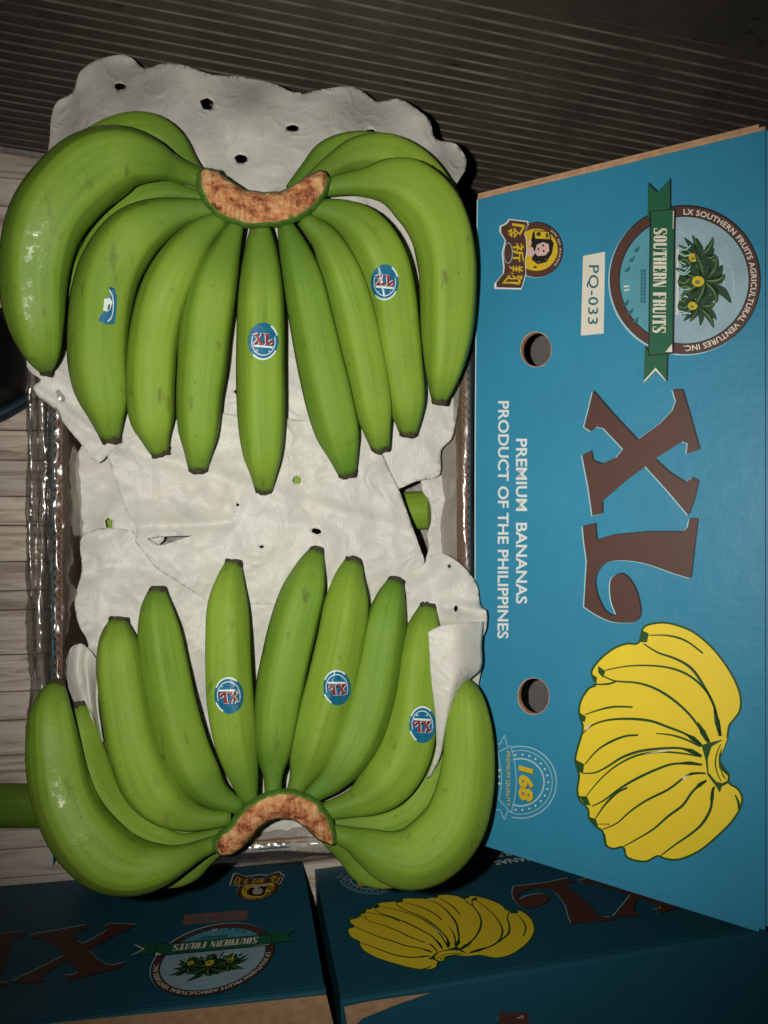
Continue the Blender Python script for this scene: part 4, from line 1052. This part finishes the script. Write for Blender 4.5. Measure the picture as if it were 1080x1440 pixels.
    b2.append((P_(ell(160, 420, 40, 95, 20)), 'palewhite')); b2.append((P_(ell(160, 420, 35, 89, 20)), 'brown'))
    b2 += [(q, 'gold') for q in stroke(P_([(195, 165), (250, 172), (308, 182)]), 3.6, None, 2)] + [(q, 'gold') for q in stroke(P_([(306, 180), (285, 215), (262, 258)]), 3.6, (1, .6), 2)]
    b2 += [(q, 'gold') for q in stroke(P_([(110, 690), (180, 685), (262, 692)]), 3.6, (.4, 1), 2)] + [(q, 'gold') for q in stroke(P_([(258, 690), (262, 660), (262, 630)]), 3.4, None, 2)] + [(q, 'gold') for q in stroke(P_([(112, 690), (150, 650), (175, 620)]), 3.2, (.5, 1), 2)]
    for ch, (xa, xb_, ya, yb_) in (('\u91d1', (145, 262, 195, 285)), ('\u7948', (200, 302, 330, 500)), ('\u7fd4', (165, 292, 535, 655))):
        b2.append(text_box(ch, 690 + xa / k_, 690 + xb_ / k_, 290 + ya / k_, 290 + yb_ / k_, 'gold', 0.014))
    A['name_badge'] = b2
    # banana picture
    g = []; o_ = (800, 860); k_ = 4.0
    P_ = lambda pl: cpx(pl, o_[0], o_[1], k_)
    sil = [(388, 172), (408, 100), (440, 70), (520, 56), (600, 68), (700, 108), (800, 188), (882, 288), (942, 390), (972, 480), (967, 560), (932, 612), (907, 645), (897, 710), (872, 780), (852, 830), (882, 880), (907, 920), (907, 962), (952, 990), (980, 1040),
           (972, 1102), (922, 1184), (832, 1274), (732, 1354), (620, 1400), (540, 1395), (500, 1380), (440, 1410), (370, 1405), (318, 1380), (303, 1330), (250, 1340), (203, 1315), (186, 1242), (148, 1212), (108, 1162), (102, 1112), (56, 1062), (42, 1000), (52, 920), (32, 850), (37, 790), (67, 690), (72, 640), (52, 570), (62, 500), (108, 428),
           (148, 408), (122, 352), (136, 308), (188, 248), (258, 198), (328, 174)]
    sil = cr(sil, 3, True)
    def inset(pl, d):
        out = []; n = len(pl)
        for i in range(n):
            a = pl[i - 2]; b_ = pl[(i + 2) % n]; tx, ty = b_[0] - a[0], b_[1] - a[1]; l = math.hypot(tx, ty) or 1
            out.append((pl[i][0] - ty / l * d, pl[i][1] + tx / l * d))
        return out
    g.append((P_(sil), 'dkgreen')); g.append((P_(inset(sil, 12)), 'yellow'))
    LN = [([(420, 180), (500, 230), (600, 265), (690, 320), (760, 420), (820, 540), (855, 700)], 11), ([(205, 330), (320, 308), (440, 303), (560, 315), (660, 350), (740, 410), (800, 490), (835, 600), (850, 700)], 9),
          ([(190, 360), (260, 390), (380, 400), (480, 430), (580, 490), (680, 580), (760, 690), (790, 730)], 10), ([(130, 410), (220, 407), (265, 393)], 8), ([(90, 580), (180, 550), (260, 535), (360, 537)], 8),
          ([(75, 690), (130, 640), (220, 610), (340, 603), (460, 615), (560, 650), (660, 690), (745, 750)], 10), ([(90, 860), (160, 780), (240, 730), (320, 700), (390, 695)], 9), ([(490, 685), (580, 695), (660, 720), (740, 760)], 8),
          ([(80, 910), (150, 905), (220, 870), (300, 820), (400, 785), (520, 770), (640, 770), (745, 810)], 10), ([(100, 1035), (180, 940), (270, 865), (380, 810), (500, 790), (620, 795), (740, 815)], 8),
          ([(130, 1095), (200, 1060), (280, 1000), (380, 940), (500, 885), (600, 855), (750, 860)], 10), ([(150, 1165), (200, 1090), (270, 1020), (330, 990)], 9), ([(160, 1195), (230, 1195)], 5),
          ([(190, 1225), (270, 1190), (350, 1120), (440, 1060), (560, 1000), (640, 940), (700, 910), (770, 910)], 9), ([(310, 1320), (400, 1270), (480, 1220), (560, 1150), (640, 1090), (690, 1020), (740, 970), (775, 950)], 10),
          ([(520, 1370), (600, 1310), (700, 1240), (760, 1180), (800, 1100), (805, 1020), (820, 985)], 11), ([(450, 133), (560, 135), (660, 165), (755, 235)], 8), ([(935, 1030), (955, 1075), (955, 1110)], 10)]
    for pl, w_ in LN: g += [(q, 'dkgreen') for q in stroke(P_(pl), w_ / k_ * 1.35, (.5, 1.15, .9), 4)]
    for pl, w_ in (([(725, 620), (755, 680), (790, 740)], 34), ([(815, 540), (835, 620), (852, 700)], 32), ([(655, 688), (700, 715), (748, 755)], 30), ([(635, 772), (690, 785), (748, 815)], 28), ([(610, 852), (680, 852), (750, 862)], 22), ([(640, 935), (690, 912), (765, 908)], 16), ([(705, 1005), (735, 975), (775, 950)], 24), ([(800, 1090), (806, 1050), (812, 990)], 22)):
        g += [(q, 'dkgreen') for q in stroke(P_(pl), w_ / k_, (.1, 1, .5), 4)]
    for pl in ([(392, 172), (408, 104), (450, 122), (440, 172)], [(165, 305), (207, 335), (192, 372), (165, 342)], [(130, 350), (160, 370), (155, 402), (135, 390)], [(55, 565), (97, 590), (90, 622), (68, 612)], [(37, 832), (87, 858), (80, 912), (58, 902)], [(55, 1038), (102, 1038), (124, 1092), (92, 1085)], [(112, 1155), (152, 1165), (165, 1205), (150, 1212)], [(188, 1240), (205, 1250), (215, 1310), (205, 1314)], [(303, 1325), (318, 1330), (325, 1375), (318, 1380)],
               [(745, 750), (800, 735), (860, 720), (870, 780), (850, 840), (900, 930), (905, 960), (860, 985), (850, 1020), (830, 985), (780, 920), (768, 830)]):
        g.append((P_(pl), 'dkgreen'))
    g.append((P_([(803, 760), (840, 737), (893, 708), (868, 778), (842, 822), (845, 880), (895, 925), (892, 950), (862, 965), (828, 955), (786, 905), (782, 830)]), 'yellow'))
    for pl in ([(855, 745), (832, 800), (825, 860), (840, 920), (860, 955)], [(862, 770), (848, 810), (850, 860)], [(855, 890), (870, 925), (885, 940)]):
        g += [(q, 'dkgreen') for q in stroke(P_(pl), 2.2, (.6, 1, .5), 3)]
    for pl in ([(90, 660), (110, 640), (130, 632), (100, 668)], [(420, 800), (520, 782), (600, 780), (520, 790)], [(640, 930), (680, 918), (660, 935), (640, 945)]):
        g.append((P_(pl), 'cream'))
    A['banana_picture'] = g
    return A
ART = art()

# ------------------------------------------------------------------ the lid standing on edge
dL, dR = 0.626, 0.5014
def camp(px, py, d): return CAM + (FWD + RIGHT * ((px - 540) / F) + UP * ((720 - py) / F)) * d
TL, BL, TR, BR = camp(671, 281, dL), camp(671, 1178, dL), camp(1076, 183, dR), camp(1074, 1301, dR)
BR = TR + (BL - TL)                                   # parallelogram
eu = (BL - TL); LEN = eu.length; eu.normalize()       # down the picture, along the print
ew = (TR - TL); WID = ew.length; ew.normalize()       # from open rim to crown of the lid
en = ew.cross(eu).normalized()
if en.dot(CAM - TL) < 0: en = -en
# orthogonal back direction
BACK = -en; DEP = (TL.z - 0.0015) / (-BACK.z) if BACK.z < 0 else 0.34
LID = empty('carton_lid')
tag(LID, 'bright blue carton lid with large XL print standing tilted beside the open carton', 'carton lid')
def st_of(px, py):
    p = on_plane(px, py, TL, en) - TL
    # solve p = s*eu + t*ew (not quite orthogonal)
    a, b_, c_ = eu.dot(eu), eu.dot(ew), ew.dot(ew); d, e_ = p.dot(eu), p.dot(ew)
    det = a * c_ - b_ * b_
    return ((d * c_ - e_ * b_) / det, (a * e_ - b_ * d) / det)
def board(name, outline, holes, P, nrm, th, front, back, edge, parent, step=0.03):
    """flat board with real thickness; outline in local 2D, P maps to 3D, nrm = front normal"""
    pts, tr = tri_sheet(outline, holes, step, 0.0)
    n = len(pts); vs = [P(a, b_) for a, b_ in pts]; vs += [p - nrm * th for p in vs]
    fs = []; fm = []
    for t in tr:
        t = list(t)
        nn = (vs[t[1]] - vs[t[0]]).cross(vs[t[2]] - vs[t[0]])
        if nn.dot(nrm) < 0: t.reverse()
        fs.append(tuple(t)); fm.append(0); fs.append(tuple(n + i for i in reversed(t))); fm.append(1)
    cnt = {}
    for t in tr:
        for i in range(3):
            k = (t[i], t[(i + 1) % 3]); kk = tuple(sorted(k)); cnt.setdefault(kk, []).append(k)
    for kk, l in cnt.items():
        if len(l) == 1:
            a, b_ = l[0]; fs.append((a, b_, n + b_, n + a)); fm.append(2)
    o = mesh_obj(name, vs, fs, [front, back, edge], parent, fm)
    bm = bmesh.new(); bm.from_mesh(o.data); bmesh.ops.recalc_face_normals(bm, faces=bm.faces); bm.to_mesh(o.data); bm.free()
    return o
bow = lambda s: -0.0022 * math.sin(math.pi * max(0, min(1, s / LEN)))
def lidP(s, t): return TL + eu * s + ew * (t + bow(s) * (1 - min(1, t / 0.05)) if t < 0.05 else t)
hol = [[st_of(*q) for q in ell(754, 491.5, 21, 24, 28)], [st_of(*q) for q in ell(750.5, 979, 21.5, 25, 28)]]
TB = 0.005
fp = board('printed_panel', [(0, 0), (LEN, 0), (LEN, WID), (0, WID)], hol, lidP, en, TB, M['blue'], M['greyboard'], M['kraft_pale'], LID)
# rim of pale torn paper round each hand hole
for k, h in enumerate(hol):
    cxh = sum(p[0] for p in h) / len(h); cyh = sum(p[1] for p in h) / len(h)
    vs = []; fs = []; n = len(h)
    for i, (a, b_) in enumerate(h):
        w_ = 1.05 + 0.05 * noise.noise(Vector((i * .7, k, 0)))
        vs += [TL + eu * a + ew * b_ + en * 0.0002, TL + eu * (cxh + (a - cxh) * w_) + ew * (cyh + (b_ - cyh) * w_) + en * 0.0004]
    for i in range(n): fs.append((2 * i, 2 * i + 1, 2 * ((i + 1) % n) + 1, 2 * ((i + 1) % n)))
    mesh_obj('hand_hole_rim', vs, fs, M['kraft_pale'], fp)
vs = []; fs = []; ne = 60
for q in range(ne + 1):
    a = LEN * q / ne; w_ = 0.0009 * (1 + 0.6 * noise.noise(Vector((q * .9, 0, 3))))
    p = lidP(a, 0); vs += [p + en * 0.00015 - ew * 0.0002, p + en * 0.00015 + ew * w_]
for q in range(ne): fs.append((2 * q, 2 * q + 1, 2 * q + 3, 2 * q + 2))
mesh_obj('worn_edge', vs, fs, M['palewhite'], fp)
# end walls (two plies each), top board and the far side
def quad_board(name, p, du, dv, lu, lv, nrm, th, front, back, edge):
    return board(name, [(0, 0), (lu, 0), (lu, lv), (0, lv)], [], lambda a, b_: p + du * a + dv * b_, nrm, th, front, back, edge, LID, 0.08)
for base, sgn in ((TL, -1), (BL, 1)):
    o_ = base + eu * (sgn * 0.0030)
    nrm = eu * sgn
    quad_board('end_wall', base + eu * (sgn * 0.0028) + en * -0.0006, ew, BACK, WID, DEP, nrm, 0.0024, M['kraft'], M['greyboard'], M['kraft_pale'] if sgn < 0 else M['blue'])
    quad_board('end_flap', base + eu * (sgn * 0.0056) + en * -0.0016, ew, BACK, WID - 0.004, DEP - 0.01, nrm, 0.0022, M['blue'], M['kraft'], M['kraft_pale'] if sgn < 0 else M['blue'])
quad_board('top_board', TR + ew * 0.0045 + BACK * 0.0012, eu, BACK, LEN, DEP, ew, 0.0042, M['blue'], M['greyboard'], M['blue'])
quad_board('far_side', TL + BACK * (DEP - 0.0062) + eu * 0.001, eu, ew, LEN - 0.002, WID - 0.001, BACK, 0.005, M['blue'], M['greyboard'], M['kraft_pale'])

quad_board('inner_board', TL + BACK * 0.072 + eu * 0.006 + ew * 0.012, eu, ew, LEN - 0.012, WID - 0.03, en, 0.003, M['greyboard'], M['greyboard'], M['kraft_pale'])

def print_piece(name, items, place, parent, skip=None):
    """place(s, t, layer) -> 3D"""
    mats = []; vs = []; fs = []; fm = []
    last = None; layer = 0
    for it in items:
        if it[0] == 'tris': _, p2, tr, mn = it
        else:
            poly, mn = it
            if len(poly) == 4 and mn == last and False: pass
            p2, tr = poly_tris(poly)
        if mn != last: layer += 1; last = mn
        if mn not in mats: mats.append(mn)
        b0 = len(vs)
        for (x, y) in p2:
            s, t = st_of(x, y); vs.append(place(s, t, layer))
        for t in tr: fs.append(tuple(b0 + i for i in t)); fm.append(mats.index(mn))
    return mesh_obj(name, vs, fs, [M[m_] for m_ in mats], parent, fm)
for nm, items in ART.items():
    print_piece(nm, items, lambda s, t, l: TL + eu * s + ew * t + en * (0.00012 + 0.000035 * l), fp)

# ------------------------------------------------------------------ two closed cartons, part of their shade painted into the blue
def carton(label, corner, udir, height, depth_, pieces, tops):
    """corner: floor point where the print starts; udir: print direction; front faces +y"""
    E = empty('closed_carton'); tag(E, label, 'carton', 'closed blue cartons standing on the floor below')
    u = Vector(udir).normalized(); z = Vector((0, 0, 1)); n = Vector((-u.y, u.x, 0))
    if n.y < 0: n = -n
    c = Vector(corner); L = 0.52
    def B(name, o_, du, dv, lu, lv, nn, front):
        r = 0.0
        return board(name, [(0, 0), (lu, 0), (lu, lv), (0, lv)], [], lambda a, b_: o_ + du * a + dv * b_, nn, 0.004, front, M['kraft'], M['shaded_blue'], E, 0.07)
    f = B('printed_panel', c, u, z, L, height - 0.0045, n, M['shaded_blue'])
    B('side_panel', c - n * depth_ + u * 0.0, u, z, L, height - 0.0045, -n, M['shaded_blue'])
    B('end_panel', c - n * 0.0045, -n, z, depth_ - 0.009, height - 0.0045, -u, M['shaded_blue'])
    B('end_panel', c - n * 0.0045 + u * L, -n, z, depth_ - 0.009, height - 0.0045, u, M['shaded_blue'])
    t = B('top_panel', c + z * height + n * 0.0008 - u * 0.0008, u, -n, L + 0.0016, depth_ + 0.0016, z, M['shaded_blue'])
    # soft rounded shoulder along the front top edge
    sv = []; sf = []; m = 6
    for q in range(m + 1):
        a = math.pi / 2 * q / m
        for e_ in (0, L):
            sv.append(c + u * e_ + z * (height - 0.0042 + 0.0046 * math.sin(a)) + n * (-0.0035 + 0.0046 * math.cos(a)))
    for q in range(m): sf.append((2 * q, 2 * q + 1, 2 * q + 3, 2 * q + 2))
    mesh_obj('edge_fold', sv, sf, M['shaded_blue'], t, smooth=True)
    sc_ = (height - 0.006) / WID
    for nm in pieces:
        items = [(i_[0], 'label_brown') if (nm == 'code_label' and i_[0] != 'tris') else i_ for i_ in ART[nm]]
        print_piece(nm, items, lambda s, t_, l: c + u * s + z * (t_ * sc_) + n * (0.00012 + 0.000035 * l), f)
    for nm, poly, mat in tops:
        vs = [at(x, y, height + 0.0012) for x, y in poly]
        tr = poly_tris([(p.x, p.y) for p in vs])[1]
        o = mesh_obj(nm, vs, tr, M[mat], t)
        if sum(p.normal.z for p in o.data.polygons) < 0: o.data.flip_normals()
    return E
HB = 0.232
ca = at(457, 1391, HB)
carton('blue closed carton with painted-in shade at lower left, X and round emblem upside down', (ca.x, ca.y, 0), (-1, 0.0, 0), HB, 0.33,
       ['emblem', 'brand_lettering', 'code_label', 'name_badge'], [('kraft_patch', [(66, 1440), (300, 1416), (459, 1399), (476, 1470), (480, 1560), (40, 1560)], 'kraft')])
cb1 = at(480, 1406, HB); cb2 = at(1080, 1307, HB)
ub = Vector((cb2.x - cb1.x, cb2.y - cb1.y, 0)).normalized()
cb_end = Vector((cb1.x, cb1.y, 0)) + ub * 0.52
carton('blue closed carton with painted-in shade at lower right printed with yellow bananas upside down', (cb_end.x, cb_end.y, 0), tuple(-ub), HB, 0.33,
       ['banana_picture', 'seal', 'brand_lettering', 'emblem', 'slogan'],
       [('kraft_patch', [(484, 1416), (520, 1408), (606, 1396), (560, 1412), (510, 1432), (490, 1452)], 'kraft'), ('stamp', [(702, 1424), (742, 1424), (744, 1450), (700, 1450)], 'brown'),
        ('stamp_mark', [(708, 1428), (736, 1428), (736, 1432), (708, 1432)], 'cream')])

# ------------------------------------------------------------------ black item with a teal rim at the left edge
BK = empty('black_bag')
tag(BK, 'black rounded bag with a teal lower rim at the left edge', 'bag')
prof = [(-60, 440), (0, 446), (20, 452), (36, 480), (40, 530), (34, 560), (12, 572), (-20, 584), (-70, 596)]
ol = [at(x, y, 0.0) for x, y in prof] + [at(-260, 600, 0), at(-260, 440, 0)]
vs = []; n = len(ol); cxx = sum(p.x for p in ol) / n; cyy = sum(p.y for p in ol) / n
for (zz, k) in ((0.0008, 1.0), (0.02, 1.02), (0.06, 1.0), (0.085, .9), (0.095, .7)):
    for p in ol: vs.append((cxx + (p.x - cxx) * k, cyy + (p.y - cyy) * k, zz))
fs = [(r * n + i, r * n + (i + 1) % n, (r + 1) * n + (i + 1) % n, (r + 1) * n + i) for r in range(4) for i in range(n)] + [tuple(4 * n + i for i in range(n))]
o = mesh_obj('bag_body', vs, fs, M['dark'], BK)
bm = bmesh.new(); bm.from_mesh(o.data); bmesh.ops.recalc_face_normals(bm, faces=bm.faces); bm.to_mesh(o.data); bm.free()
sv = []; sf = []
rim = cr([(42, 556, .014), (20, 570, .012), (0, 580, .012), (-40, 592, .012), (-90, 600, .012)], 5)
for (x, y, z) in rim:
    for q in range(8):
        a = 2 * math.pi * q / 8; p = at(x, y, z); sv.append(p + Vector((0.0, 0.008 * math.cos(a) - .002, 0.008 * math.sin(a))))
for i in range(len(rim) - 1):
    for q in range(8): sf.append((i * 8 + q, i * 8 + (q + 1) % 8, (i + 1) * 8 + (q + 1) % 8, (i + 1) * 8 + q))
mesh_obj('teal_rim', sv, sf, M['tealrim'], BK, smooth=True)
